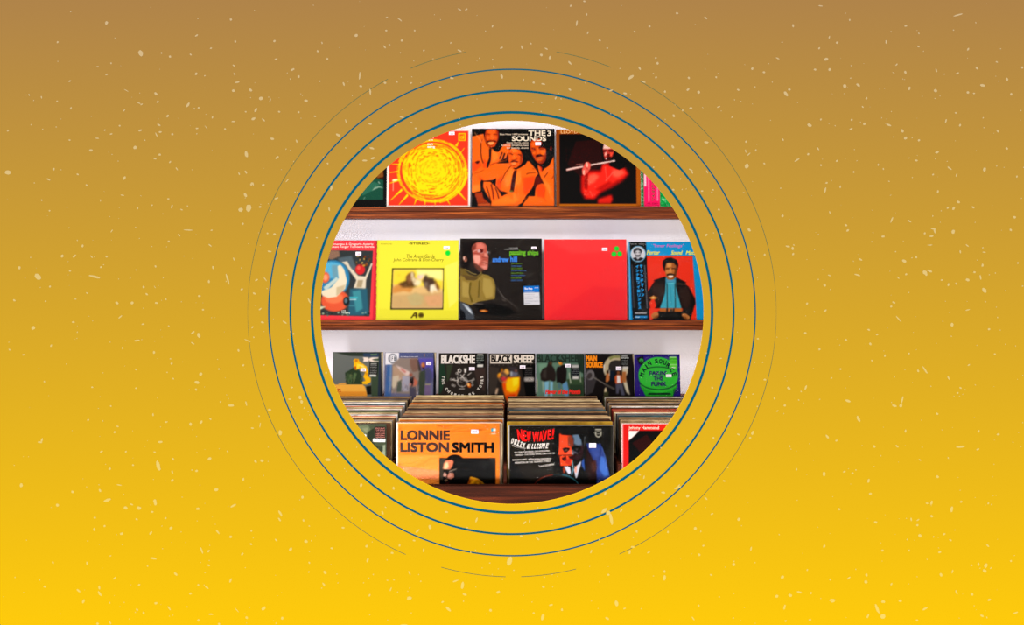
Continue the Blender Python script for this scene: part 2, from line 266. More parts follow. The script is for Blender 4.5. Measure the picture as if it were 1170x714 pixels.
big = []
k = 0
for (ox, oy, s), txt in TILES.items():
    for it in txt.split(';'):
        v = [float(q) for q in it.split(',')]
        px, py = ox + v[0] / s, oy + v[1] / s
        if any((px - a_) ** 2 + (py - b_) ** 2 < 3 for a_, b_ in big): continue
        big.append((px, py)); k += 1
        fleck(px, py, v[2] / s * .98, v[3] / s * .98, v[4] if len(v) > 4 else rnd.uniform(-30, 30), k)
cnt = 0
while cnt < 1250:
    px, py = rnd.uniform(-120, 1290), rnd.uniform(-90, 800)
    dn = 1.0
    if py < 60: dn = .45
    if px < 110: dn *= .55
    if rnd.random() > dn: continue
    if any((px - a_) ** 2 + (py - b_) ** 2 < 9 for a_, b_ in big): cnt += 1; continue
    r = rnd.choice([.35, .45, .55, .6, .75])
    fleck(px, py, r * rnd.uniform(.9, 1.5), r, rnd.uniform(0, 180), cnt); cnt += 1
bmesh.ops.recalc_face_normals(bm, faces=bm.faces)
o = obj('paint_flecks', bm, M_FLECK, board); o['kind'] = 'stuff'; o['label'] = 'scattered cream flecks'

# ------------------------------------------------------------------ cover printing kit
class Art:
    """flat print in zoom pixels: (ox, oy, s) is where and how large the pixels were read off the cover"""
    def __init__(s, ox, oy, sc_, rect):   # rect in zoom px: x0, y0, x1, y1 of the whole cover
        s.o = (ox, oy, sc_); s.r = rect; s.sh = []; s.bl = .3; s.tr = None; s.tx = []; s.st = []
    def _add(s, t):
        c, bl, p = t
        if s.tr:
            ox, oy, k = s.tr; p = [((x / k + ox - s.o[0]) * s.o[2], (y / k + oy - s.o[1]) * s.o[2]) for x, y in p]
        s.sh.append((c, bl, p))
    def F(s, *a): s.tr = a or None; return s      # read the following shapes off another zoom of the photo
    def B(s, v): s.bl = v; return s            # softness of the following shapes, in photo pixels
    def px(s): return (s.o[0] + s.r[0] / s.o[2], s.o[1] + s.r[1] / s.o[2], s.o[0] + s.r[2] / s.o[2], s.o[1] + s.r[3] / s.o[2])
    def P(s, c, *xy): s._add((c, s.bl, [(xy[i], xy[i + 1]) for i in range(0, len(xy), 2)])); return s
    def R(s, c, x0, y0, x1, y1): return s.P(c, x0, y0, x1, y0, x1, y1, x0, y1)
    def E(s, c, cx, cy, rx, ry, a=0, n=22):
        a = math.radians(a); pts = []
        for i in range(n):
            t = 2 * math.pi * i / n; u, v = rx * math.cos(t), ry * math.sin(t)
            pts.append((cx + u * math.cos(a) - v * math.sin(a), cy + u * math.sin(a) + v * math.cos(a)))
        s._add((c, s.bl, pts)); return s
    def L(s, c, w_, *xy):
        p = [(xy[i], xy[i + 1]) for i in range(0, len(xy), 2)]
        for i in range(len(p) - 1):
            (ax, ay), (bx, by) = p[i], p[i + 1]
            d = math.hypot(bx - ax, by - ay) or 1; nx, ny = -(by - ay) / d * w_ / 2, (bx - ax) / d * w_ / 2
            s._add((c, s.bl, [(ax + nx, ay + ny), (bx + nx, by + ny), (bx - nx, by - ny), (ax - nx, ay - ny)]))
        return s
    def A(s, c, w_, cx, cy, rx, ry, a0, a1, n=14):
        xy = []
        for i in range(n + 1):
            t = math.radians(a0 + (a1 - a0) * i / n); xy += [cx + rx * math.cos(t), cy + ry * math.sin(t)]
        return s.L(c, w_, *xy)
    def T(s, c, txt, x0, y0, x1, y1, bold=0.0, shear=0.0, rot=0): s.tx.append((c, txt, x0, y0, x1, y1, bold, shear, rot)); return s
    def S(s, x0, y0, x1, y1): s.st.append((x0, y0, x1, y1)); return s

def clip(poly, x0, y0, x1, y1):
    def cut(p, inside, inter):
        out = []
        for i in range(len(p)):
            a_, b_ = p[i - 1], p[i]
            ia, ib = inside(a_), inside(b_)
            if ib:
                if not ia: out.append(inter(a_, b_))
                out.append(b_)
            elif ia: out.append(inter(a_, b_))
        return out
    def ix(v): return lambda a_, b_: (v, a_[1] + (b_[1] - a_[1]) * (v - a_[0]) / (b_[0] - a_[0]))
    def iy(v): return lambda a_, b_: (a_[0] + (b_[0] - a_[0]) * (v - a_[1]) / (b_[1] - a_[1]), v)
    for ins, it in ((lambda p: p[0] >= x0, ix(x0)), (lambda p: p[0] <= x1, ix(x1)), (lambda p: p[1] >= y0, iy(y0)), (lambda p: p[1] <= y1, iy(y1))):
        if len(poly) < 3: return []
        poly = cut(poly, ins, it)
    return poly

def glyph_mesh(txt, bold=0):
    cu = bpy.data.curves.new('t', 'FONT'); cu.body = txt; cu.size = 1; cu.offset = bold * .55; cu.resolution_u = 3; cu.fill_mode = 'FRONT'
    if txt.count('\n'): cu.space_line = .95
    o = bpy.data.objects.new('t', cu); COL.objects.link(o)
    bpy.context.view_layer.update()
    me = bpy.data.meshes.new_from_object(o.evaluated_get(bpy.context.evaluated_depsgraph_get()))
    bpy.data.objects.remove(o); bpy.data.curves.remove(cu)
    vs_ = [(v.co.x, v.co.y) for v in me.vertices]; fs = [tuple(p.vertices) for p in me.polygons]
    bpy.data.meshes.remove(me)
    return vs_, fs

STEP = .00003
def inks(bm, lay, verts, faces, col):
    col = tuple(max(.0005, v * INK_K - INK_0) for v in col[:3]) + (1,)
    for f in faces:
        try: fc = bm.faces.new([verts[i] for i in f])
        except ValueError: continue
        for l in fc.loops: l[lay] = col

def face_cam(bm):
    for f in bm.faces:
        f.normal_update()
        if f.normal.y > 0: f.normal_flip()

def blur1(m, sg):
    if sg < .25: return m
    n = max(1, int(math.ceil(sg * 2.5))); k = np.exp(-.5 * (np.arange(-n, n + 1) / sg) ** 2); k /= k.sum()
    out = np.zeros_like(m); p = np.pad(m, ((n, n), (0, 0)), 'edge')
    for j, kv in enumerate(k): out += kv * p[j:j + m.shape[0]]
    p = np.pad(out, ((0, 0), (n, n)), 'edge'); out2 = np.zeros_like(m)
    for j, kv in enumerate(k): out2 += kv * p[:, j:j + m.shape[1]]
    return out2
INK_K, INK_0 = .59, .0045
SS, GR = 3, 1.5       # samples and mesh cells per photo pixel
def raster_print(root, art, W, H, body):
    """ink laid down shape by shape, each with its own soft edge, then carried by a fine mesh"""
    s_ = art.o[2]; r = art.r
    vx0, vx1, vy0, vy1 = r[0], r[2], r[1], r[3]
    w_, h_ = int((vx1 - vx0) / s_ * SS), int((vy1 - vy0) / s_ * SS)
    can = np.zeros((h_, w_, 3)); can[:] = [int(body[k:k + 2], 16) / 255 for k in (1, 3, 5)]
    for c, bl, poly in art.sh:
        col = np.array([int(c[k:k + 2], 16) / 255 for k in (1, 3, 5)])
        P_ = np.array([((x - vx0) / s_ * SS, (y - vy0) / s_ * SS) for x, y in poly])
        sg = bl * SS; pad = int(sg * 3) + 2
        a0, b0 = np.floor(P_.min(0)).astype(int) - pad; a1, b1 = np.ceil(P_.max(0)).astype(int) + pad
        a0, b0 = max(a0, -pad), max(b0, -pad); a1, b1 = min(a1, w_ + pad), min(b1, h_ + pad)
        if a1 <= a0 or b1 <= b0: continue
        cov = 0
        for oy_ in (.25, .75):
            for ox_ in (.25, .75):
                gx = np.arange(a0, a1)[None, :] + ox_; gy = np.arange(b0, b1)[:, None] + oy_
                ins = np.zeros((b1 - b0, a1 - a0), bool)
                for k in range(len(P_)):
                    (xa, ya), (xb, yb) = P_[k - 1], P_[k]
                    if ya == yb: continue
                    cr_ = ((ya > gy) != (yb > gy)) & (gx < (xb - xa) * (gy - ya) / (yb - ya) + xa)
                    ins ^= cr_
                cov = cov + ins * .25
        cov = blur1(cov, sg)
        u0, v0, u1, v1 = max(a0, 0), max(b0, 0), min(a1, w_), min(b1, h_)
        if u1 <= u0 or v1 <= v0: continue
        m = cov[v0 - b0:v1 - b0, u0 - a0:u1 - a0, None]
        can[v0:v1, u0:u1] = can[v0:v1, u0:u1] * (1 - m) + col * m
    nx, ny = int(w_ / SS * GR), int(h_ / SS * GR)
    iu = np.clip((np.linspace(0, 1, nx + 1) * w_ - .5).round().astype(int), 0, w_ - 1); iv = np.clip((np.linspace(0, 1, ny + 1) * h_ - .5).round().astype(int), 0, h_ - 1)
    sm = np.stack([blur1(can[:, :, k], .8) for k in range(3)], 2)
    C_ = sm[iv][:, iu]
    C_ = np.where(C_ <= .04045, C_ / 12.92, ((C_ + .055) / 1.055) ** 2.4)
    C_ = np.clip(C_ * INK_K - INK_0, .0005, 1)
    xs_ = np.linspace(.0006, W - .0006, nx + 1); zs_ = H - np.linspace(.0006, H - .0006, ny + 1)
    co = np.zeros((ny + 1, nx + 1, 3)); co[:, :, 0] = xs_[None, :]; co[:, :, 2] = zs_[:, None]; co[:, :, 1] = -.0003
    idx = np.arange((ny + 1) * (nx + 1)).reshape(ny + 1, nx + 1)
    fa = np.stack([idx[1:, :-1], idx[1:, 1:], idx[:-1, 1:], idx[:-1, :-1]], 2).reshape(-1, 4)
    me = bpy.data.meshes.new('cover_print')
    me.vertices.add(co.size // 3); me.vertices.foreach_set('co', co.ravel())
    me.loops.add(fa.size); me.loops.foreach_set('vertex_index', fa.ravel())
    me.polygons.add(len(fa)); me.polygons.foreach_set('loop_start', np.arange(0, fa.size, 4)); me.polygons.foreach_set('loop_total', np.full(len(fa), 4))
    me.update(calc_edges=True)
    at = me.color_attributes.new('ink', 'FLOAT_COLOR', 'POINT')
    at.data.foreach_set('color', np.concatenate([C_, np.ones((ny + 1, nx + 1, 1))], 2).ravel())
    me.materials.append(M_PRINT)
    o = bpy.data.objects.new('cover_print', me); COL.objects.link(o); o.parent = root
    return o

def build_record(art, depth, bottom_px, tilt, label, thick=.004, body='#d8d0c8', cat='record', group=None, name='record_sleeve', plastic=False, height=None):
    x0, y0, x1, y1 = art.px()
    if bottom_px is None: bottom_px = y1
    zb = PZ(bottom_px, depth) if height is None else None
    ca, sa = math.cos(tilt), math.sin(tilt)
    # height so that the leaning top edge meets the photo's top row
    k = (CY - y0) / F
    if height is None:
        # zb + H ca = ZC + k (depth + H sa)
        H = (ZC + k * depth - zb) / (ca - k * sa)
    else:
        H = height; zb = ZC + k * (depth + H * sa) - H * ca
    dm = depth + H * sa / 2
    XL, XR = PX(x0, dm), PX(x1, dm); W = XR - XL
    bm = bmesh.new(); box(bm, 0, W, 0, thick, 0, H, min(.0012, thick * .3))
    m, nt_, b_ = newmat('card ' + body); b_.inputs['Base Color'].default_value = hx(body); b_.inputs['Roughness'].default_value = .6
    root = obj(name, bm, m)
    root.location = (XL, depth, zb); root.rotation_euler = (-tilt, 0, 0)
    tag(root, label, cat, group)
    r = art.r
    sx = W / (r[2] - r[0]); sy = H / (r[3] - r[1])
    def loc(x, y, i): return ((x - r[0]) * sx, -.0003 - i * STEP, H - (y - r[1]) * sy)
    raster_print(root, art, W, H, body)
    i = 2
    batches = [[t] for t in art.tx if len(t[1]) > 1]
    singles = [t for t in art.tx if len(t[1]) == 1]
    if singles: batches.append(singles)
    for batch in batches:
        bm = bmesh.new(); lay = bm.loops.layers.float_color.new('ink')
        for c, txt, a0, b0, a1, b1, bold, shear, rot in batch:
            vs_, fs = glyph_mesh(txt, 0)
            if not vs_: continue
            mnx, mxx = min(v[0] for v in vs_), max(v[0] for v in vs_); mny, mxy = min(v[1] for v in vs_), max(v[1] for v in vs_)
            cr_, sr_ = math.cos(math.radians(rot)), math.sin(math.radians(rot)); mxc, myc = (a0 + a1) / 2, (b0 + b1) / 2
            e = bold * (b1 - b0) * 1.0
            for ex, ey in (((0, 0),) if e < .25 else ((-e, -e), (e, -e), (-e, e), (e, e), (0, 0))):
                vv = []
                for u, v in vs_:
                    tx_ = a0 + e + (u - mnx) / max(1e-6, mxx - mnx) * (a1 - a0 - 2 * e) + ex; ty = b1 - e - (v - mny) / max(1e-6, mxy - mny) * (b1 - b0 - 2 * e) + ey
                    tx_ += shear * (b1 - ty)
                    dx, dy = tx_ - mxc, ty - myc
                    X, Y = mxc + dx * cr_ - dy * sr_, myc + dx * sr_ + dy * cr_
                    X = min(max(X, r[0]), r[2]); Y = min(max(Y, r[1]), r[3])
                    vv.append(bm.verts.new(loc(X, Y, i)))
                inks(bm, lay, vv, fs, hx(c)); i += .3
            i += .5
        face_cam(bm)
        obj('lettering', bm, M_PRINT, root)
    for (a0, b0, a1, b1) in art.st:
        p0 = loc(a0, b1, 0); p1 = loc(a1, b0, 0); yy = -.0003 - (i + 4) * STEP
        bm = bmesh.new(); box(bm, p0[0], p1[0], yy - .0003, yy, p0[2], p1[2])
        stk = obj('price_sticker', bm, M_PAPER, root)
        bm = bmesh.new(); lay = bm.loops.layers.float_color.new('ink')
        vs_, fs = glyph_mesh('1500', .02); wq = p1[0] - p0[0]; hq = p1[2] - p0[2]
        mnx, mxx = min(v[0] for v in vs_), max(v[0] for v in vs_); mxy = max(v[1] for v in vs_)
        vv = [bm.verts.new((p0[0] + wq * (.18 + .64 * (u - mnx) / (mxx - mnx)), yy - .0004, p0[2] + hq * (.15 + .5 * v / mxy))) for u, v in vs_]
        inks(bm, lay, vv, fs, hx('#77708a')); face_cam(bm); obj('printed_price', bm, M_PRINT, stk)
    if plastic:
        bm = bmesh.new(); yy = -.0003 - (i + 4) * STEP - .0012
        n = 14; rr = random.Random(len(label) * 7 + int(x0)); vv = {}
        for a_ in range(n + 1):
            for b_2 in range(n + 1):
                e = 0 if a_ in (0, n) or b_2 in (0, n) else 1
                vv[a_, b_2] = bm.verts.new((W * a_ / n, yy - e * rr.uniform(0, .0009), H * b_2 / n))
        for a_ in range(n):
            for b_2 in range(n): bm.faces.new((vv[a_, b_2], vv[a_ + 1, b_2], vv[a_ + 1, b_2 + 1], vv[a_, b_2 + 1]))
        obj('clear_outer_sleeve', bm, M_PLAST, root, smooth=True)
    return root

# ------------------------------------------------------------------ shelves
def shelf(y_top, y_mid, y_bot, label):
    d0 = 2.925
    root = bpy.data.objects.new('display_shelf', None); COL.objects.link(root)
    zt = PZ(y_top, d0); zb = PZ(y_bot, d0); root.location = (0, YW, zb)
    zt -= zb
    zm = PZ(y_mid, d0) - zb
    tag(root, label, 'shelf', 'record shelves on the white wall')
    bm = bmesh.new(); box(bm, -1.15, 1.15, d0 + .012 - YW, 0, .004, zt - .004, .001); obj('board', bm, M_SHELF, root)
    bm = bmesh.new(); box(bm, -1.15, 1.15, d0 - YW + .001, d0 + .0119 - YW, zm + .0006, zt, .0015)
    obj('upper_moulding', bm, M_SHELF, root)
    bm = bmesh.new(); box(bm, -1.15, 1.15, d0 - .008 - YW, d0 + .0119 - YW, 0, zm, .002)
    obj('front_lip', bm, M_SHELF, root)
    return zt
shelf(236.5, 242.0, 249.8, 'dark wooden wall shelf nearest the top, carrying the sun cover')
shelf(366.0, 371.5, 377.0, 'dark wooden wall shelf below the yellow and plain red covers')

# ------------------------------------------------------------------ covers on the top shelf
DS = 2.95; TL = .07
rr = random.Random(3)
A = Art(395, 140, 6.207, (-300, 50, 290, 597))
A.R('#0c0c0c', 268, 50, 290, 597).R('#12201a', -300, 50, 270, 597).R('#3c1c0c', 180, 300, 270, 400).P('#7c4a20', 215, 345, 262, 340, 268, 385, 225, 395)
A.P('#1d4a3a', -100, 420, 120, 440, 200, 390, 268, 410, 268, 550, -100, 552).P('#2c6450', 110, 470, 200, 420, 240, 440, 200, 480, 120, 520)
A.P('#7e9c88', 188, 485, 205, 462, 240, 450, 272, 468, 238, 462, 212, 474).R('#0b0f10', -300, 550, 270, 597).L('#c8d8c8', 4, 232, 420, 244, 436).L('#a0b8a8', 3, 130, 545, 140, 530)
build_record(A, DS, 236.3, TL, 'dark green record cover at the left end of the top shelf', body='#1a1a18')

A = Art(395, 140, 6.207, (293, 44, 884, 597))
A.R('#f0e6de', 293, 44, 884, 597).R('#fb3a26', 307, 60, 868, 587)
Y = '#f4d60e'
def sun_noise(c, n, rlo, rhi, w0, w1, lmin, lmax, seed):
    q = random.Random(seed)
    for _ in range(n):
        r_ = q.uniform(rlo, rhi); a0 = q.uniform(0, 360); ln = q.uniform(lmin, lmax)
        A.A(c, q.uniform(w0, w1), 616 + q.uniform(-6, 6), 340 + q.uniform(-5, 5), r_ * 1.0, r_ * .93, a0, a0 + ln, 6)
sun_noise(Y, 55, 195, 248, 3, 7, 30, 90, 1)
A.E(Y, 616, 340, 198, 184, 0, 40)
sun_noise('#f2541c', 190, 110, 222, 3, 6.5, 3, 12, 2); sun_noise('#f08a18', 110, 15, 130, 3, 5, 6, 26, 3)
sun_noise('#f2541c', 40, 175, 215, 2.5, 5, 8, 30, 5); sun_noise(Y, 30, 180, 240, 3, 5, 20, 60, 4)
for p in ((400, 468, 320, 552, 405, 482), (440, 505, 380, 582, 446, 520), (500, 540, 488, 584, 508, 545), (632, 545, 636, 587, 641, 545), (712, 540, 742, 582, 722, 535),
          (782, 480, 858, 555, 800, 478), (815, 395, 858, 410, 818, 402), (835, 325, 866, 335, 835, 345), (775, 165, 800, 135, 790, 172), (390, 295, 325, 295, 392, 305), (385, 400, 312, 432, 390, 412), (370, 345, 310, 356, 372, 352), (840, 180, 790, 250, 795, 240), (560, 545, 565, 585, 572, 545)):
    A.P(Y, *p).L(Y, 4, *p[:4])
A.E('#fff0b0', 350, 408, 20, 8, -12).L('#ffe8c0', 4, 338, 420, 338, 485)
A.R(Y, 797, 75, 850, 130).R('#e8501c', 806, 82, 842, 124).A(Y, 7, 821, 106, 9, 9, 0, 360).L(Y, 7, 834, 88, 834, 117)
A.T('#fff6ea', 'journey\nto the', 585, 98, 625, 128, .01).T('#fff6ea', 'sun\nsong', 578, 148, 632, 184, .02).S(731, 66, 771, 88)
build_record(A, DS, 236.3, TL, 'red record cover with a big scribbled yellow sun', body='#e8e0d8')

A = Art(532, 140, 6.8, (48, 47, 692, 652))
O, O2, DK, SK, SK2 = '#f4661a', '#d94c12', '#170806', '#a83c14', '#cf5a20'
A.R(DK, 48, 47, 692, 652)
A.B(.35)
Q1, Q2, Q3, Q4 = (539, 147, 14.28), (586, 147, 14.28), (539, 187, 14.28), (586, 187, 14.28)
RD, BR, D3_, HI = '#e8460f', '#6c1c08', '#3c0e06', '#fb7e28'
A.F(*Q1).P(O, 0, 130, 195, 80, 205, 160, 240, 260, 300, 320, 340, 330, 380, 370, 430, 380, 520, 250, 640, 240, 645, 330, 600, 420, 570, 520, 400, 560, 250, 655, 0, 760)
A.B(.7).P(RD, 200, 480, 250, 560, 250, 640, 180, 640).P('#d8420e', 260, 640, 330, 590, 440, 540, 380, 620, 280, 660).P(HI, 330, 340, 420, 400, 440, 480, 340, 560).P(RD, 0, 560, 120, 520, 170, 600, 60, 690, 0, 690).B(.35)
A.P(D3_, 50, 548, 90, 530, 135, 528, 115, 562, 92, 578).L(D3_, 15, 150, 240, 150, 400, 165, 500, 190, 570).L(BR, 9, 170, 170, 150, 245)
A.P(DK, 285, 325, 322, 330, 312, 520, 270, 640, 248, 650, 250, 570, 285, 480).L(BR, 9, 300, 600, 380, 560).L(D3_, 20, 500, 385, 455, 500).L(DK, 24, 540, 400, 500, 520).L(D3_, 20, 605, 395, 560, 500).P(DK, 425, 540, 520, 500, 575, 480, 560, 520, 470, 532)
A.P(DK, 345, 320, 400, 290, 440, 200, 520, 260, 440, 380, 380, 375)
A.P('#de4a16', 210, 90, 225, 40, 260, 8, 400, 8, 430, 80, 432, 150, 410, 220, 380, 290, 320, 310, 270, 290, 240, 230, 212, 170)
A.B(.6).P('#f4641e', 262, 20, 390, 20, 385, 80, 270, 80).P('#9c2c0c', 205, 40, 235, 20, 235, 100, 250, 240, 220, 190).P('#9c2c0c', 405, 20, 440, 40, 436, 160, 400, 250, 415, 150).P('#f46c24', 305, 90, 352, 90, 372, 180, 296, 180).P('#f06420', 235, 120, 290, 120, 285, 170, 240, 175).P('#ee5c1c', 372, 120, 425, 120, 410, 175, 372, 165).B(.25)
A.L(BR, 11, 235, 92, 262, 84, 296, 98).L(BR, 11, 355, 96, 385, 88, 415, 100).L(BR, 9, 292, 186, 320, 190, 375, 190).P(D3_, 243, 205, 280, 194, 330, 203, 395, 196, 402, 225, 350, 210, 290, 214, 255, 240).P('#fba458', 262, 228, 300, 218, 355, 216, 366, 232, 335, 262, 290, 262).L(BR, 8, 262, 262, 300, 282, 350, 276).P(DK, 190, 90, 200, 10, 235, 8, 218, 60, 208, 130)
A.L('#ffb478', 7, 45, 60, 165, 230)
A.F(*Q3).P(O, 0, 200, 50, 160, 200, 100, 380, 0, 640, -10, 714, 100, 760, 200, 760, 690, 310, 690, 330, 600, 600, 480, 450, 430, 390, 360, 400, 240, 330, 270, 200, 280, 140, 290, 150, 440, 20, 480, 0, 480)
A.F(*Q4).P(O, -20, 110, 60, 90, 200, 20, 240, -40, 270, -35, 310, 10, 400, 120, 415, 170, 370, 220, 340, 350, 300, 420, 220, 520, 150, 640, 60, 690, -60, 690)
A.B(.8).P(RD, 180, 230, 370, 200, 335, 350, 260, 470, 200, 520, 170, 400).P(HI, 40, 130, 130, 110, 140, 300, 60, 420, 20, 380).P(HI, 0, 480, 100, 500, 90, 600, 0, 650).F(*Q3).P(HI, 540, 250, 640, 60, 680, 120, 630, 340, 560, 400).P(RD, 400, 300, 500, 180, 480, 420, 420, 400).P(RD, 120, 200, 200, 260, 200, 280, 130, 270).P(HI, 0, 350, 130, 340, 140, 430, 10, 460).P('#fb7a24', 340, 620, 600, 520, 714, 640, 500, 680, 330, 680).B(.3)
A.P(DK, 155, 262, 205, 285, 185, 400, 230, 500, 315, 600, 290, 640, 200, 580, 150, 420).P(O, 195, 290, 300, 295, 400, 375, 495, 535, 320, 612, 235, 480, 188, 380).L(D3_, 15, 240, 370, 270, 450, 310, 590).L('#7c200a', 26, 315, 330, 345, 450, 360, 580).L(D3_, 17, 385, 390, 415, 460, 445, 570).L(D3_, 12, 400, 370, 455, 440, 505, 530).P(DK, 305, 290, 350, 270, 402, 236, 388, 350, 412, 385, 340, 330).L('#b8300c', 9, 455, 435, 540, 455).L(BR, 6, 45, 160, 120, 145, 200, 100)
A.P('#a03410', 50, 480, 170, 468, 190, 560, 285, 640, 100, 645, 60, 530).P(DK, 0, 465, 18, 470, 18, 515, 0, 520).P(DK, 15, 562, 50, 550, 84, 556, 70, 586, 25, 590).P('#c85428', 100, 650, 300, 642, 310, 690, 100, 690)
A.P(D3_, 665, 200, 695, 110, 740, 105, 688, 462, 628, 462, 640, 350).P('#6c6430', 612, 430, 680, 440, 675, 466, 620, 460).L(D3_, 10, 640, 35, 580, 110, 540, 170, 500, 260, 468, 305).P(DK, 655, 45, 714, 70, 740, 90, 700, 90)
A.F(*Q4).L(D3_, 11, 222, 172, 260, 155, 375, 148).L(BR, 9, 315, 78, 352, 92).L('#d0400e', 8, 165, 205, 150, 300).L('#d0400e', 8, 80, 340, 55, 440, 80, 560).L('#d0400e', 7, 170, 400, 185, 500)
A.F(*Q2).P('#ec5818', -72, 420, -60, 330, 0, 300, 110, 310, 160, 430, 162, 520, 130, 590, 60, 640, 0, 640, -50, 600, -70, 520)
A.B(.6).P('#f87828', -30, 320, 60, 310, 90, 380, 0, 400).P('#f46c20', -5, 420, 40, 420, 60, 495, 0, 500).P('#a8340e', 125, 400, 165, 430, 160, 540, 110, 610, 120, 500).B(.25)
A.P(DK, -70, 350, -20, 285, 110, 290, 200, 320, 215, 480, 180, 520, 160, 430, 115, 345, 0, 318).L(BR, 16, -52, 408, -25, 412, 2, 430).L(BR, 17, 85, 425, 115, 425, 145, 448).L(BR, 10, -20, 515, 20, 515, 75, 495).P(D3_, -40, 545, 0, 522, 40, 524, 92, 540, 80, 552, 20, 540, -30, 556).P('#f98a48', -30, 560, 20, 552, 60, 560, 40, 588, 0, 596).L(BR, 7, -25, 605, 45, 600)
A.P(DK, 0, 645, 60, 650, 140, 590, 200, 510, 225, 560, 150, 620, 50, 668)
A.F(*Q4).P(O, 405, 10, 450, 60, 480, 130, 520, 80, 600, 20, 672, -120, 676, 690, 155, 690, 200, 570, 260, 530, 360, 530, 365, 430, 400, 350, 470, 320, 510, 330, 460, 230, 430, 150, 405, 60)
A.B(.8).P(RD, 370, 420, 400, 350, 470, 325, 540, 390, 515, 560, 400, 540).P(HI, 490, 240, 600, 330, 640, 500, 590, 480, 520, 330).P('#f03c1c', 430, 20, 475, 60, 480, 140, 450, 120).B(.3).P(DK, 300, 0, 400, 0, 420, 110, 432, 160, 412, 140, 330, 30).P('#5c1a0a', 375, 225, 425, 200, 485, 300, 400, 345, 352, 400).P(DK, 330, 400, 368, 380, 358, 522, 278, 530, 270, 512)
A.L(D3_, 10, 575, 140, 510, 230).L('#c0340c', 9, 520, 430, 505, 560, 550, 620).L(BR, 9, 665, 200, 640, 250).L('#ffa060', 6, 600, 500, 672, 590).L(DK, 14, 250, 540, 150, 660)
A.F(*Q2).P('#cc4210', 285, 260, 300, 205, 330, 175, 440, 165, 540, 330, 550, 420, 530, 520, 480, 575, 420, 570, 370, 520, 320, 430, 290, 340)
A.B(.7).P('#f0601c', 300, 235, 375, 200, 405, 280, 320, 315).P('#f46c20', 440, 345, 545, 350, 525, 425, 470, 440).P('#f06420', 385, 300, 425, 310, 450, 410, 395, 430).P('#f26820', 315, 360, 365, 365, 375, 420, 330, 420).P('#8c280c', 520, 430, 555, 380, 530, 530, 480, 580, 400, 560, 480, 530).B(.25)
A.P(DK, 440, 160, 560, 170, 620, 240, 610, 340, 640, 430, 600, 520, 560, 560, 545, 420, 550, 330, 500, 310, 440, 300, 470, 260, 480, 230)
A.L(BR, 18, 310, 325, 340, 325, 372, 345).L(BR, 10, 315, 372, 355, 370).L(D3_, 20, 425, 320, 460, 298, 520, 310).L(BR, 12, 440, 335, 500, 335).P(D3_, 372, 445, 400, 425, 455, 418, 510, 448, 450, 455, 385, 470).P('#ee7230', 388, 480, 470, 466, 512, 484, 450, 518, 402, 520).L(D3_, 6, 388, 494, 440, 498, 505, 478).P(DK, 400, 580, 480, 580, 535, 545, 570, 440, 640, 470, 590, 610, 530, 640, 470, 625).E('#8c280c', 626, 325, 12, 36)
A.F()
A.T('#f3e4cc', 'THE', 488, 62, 622, 103, .035).T('#f3e4cc', '3', 635, 64, 666, 104, .035).T('#f3e4cc', 'SOUNDS', 360, 106, 626, 145, .04)
for a0, a1, yy in ((488, 622, 0), ):
    A.L('#f3e4cc', 5, 488, 65, 524, 65).L('#f3e4cc', 4, 495, 101, 518, 101).L('#f3e4cc', 4, 533, 101, 552, 101).L('#f3e4cc', 4, 560, 101, 579, 101).L('#f3e4cc', 4, 533, 65, 552, 65).L('#f3e4cc', 4, 560, 65, 579, 65)
A.T('#dcc8b0', 'Blue Note 1600 presents', 266, 84, 484, 102, .02).T('#dcc8b0', 'Gene Harris, piano', 318, 150, 488, 166, .02).T('#dcc8b0', 'Andrew Simpkins, bass', 275, 170, 488, 188, .02).T('#dcc8b0', 'Bill Dowdy, drums', 320, 191, 488, 208, .02)
A.S(541, 153, 586, 178)
build_record(A, DS, 236.0, TL, 'record cover with three men in orange suits on black', body='#2a1810', plastic=True)

A = Art(630, 145, 7.136, (38, 20, 728, 645))
A.R('#a9550f', 38, 20, 728, 645).R('#7c3008', 46, 24, 60, 640).R('#c06a1c', 62, 626, 690, 640).R('#180404', 65, 58, 692, 622)
A.P('#2a0806', 200, 120, 400, 100, 420, 300, 250, 420, 130, 300)
A.B(1.1).P('#a01410', 240, 400, 300, 355, 400, 350, 415, 295, 450, 290, 530, 310, 600, 330, 632, 385, 580, 440, 500, 490, 410, 530, 350, 590, 270, 585, 238, 520)
A.P('#f12a20', 256, 400, 300, 375, 360, 368, 405, 372, 418, 312, 445, 306, 500, 322, 555, 352, 596, 338, 622, 380, 575, 420, 520, 445, 470, 478, 400, 515, 345, 575, 290, 576, 256, 530)
A.P('#ff5a44', 300, 395, 350, 380, 390, 400, 350, 450, 300, 470, 280, 430).P('#ff5a44', 500, 350, 580, 350, 600, 378, 540, 410, 500, 400).P('#b81812', 350, 510, 470, 440, 500, 455, 410, 520).P('#8c100c', 270, 380, 300, 375, 290, 520, 262, 480)
A.P('#d8241c', 380, 582, 490, 550, 500, 590, 480, 622, 375, 622)
A.B(.5).P('#0c0202', 500, 180, 560, 190, 600, 330, 560, 345, 500, 300, 480, 260)
A.F(665, 160, 9.4).B(.4).P('#c03830', 228, 100, 238, 60, 250, 0, 330, 0, 350, 100, 345, 130, 330, 175, 290, 218, 252, 216, 238, 170).P('#ecc0b0', 228, 96, 236, 50, 250, 0, 330, 40, 322, 82, 290, 96)
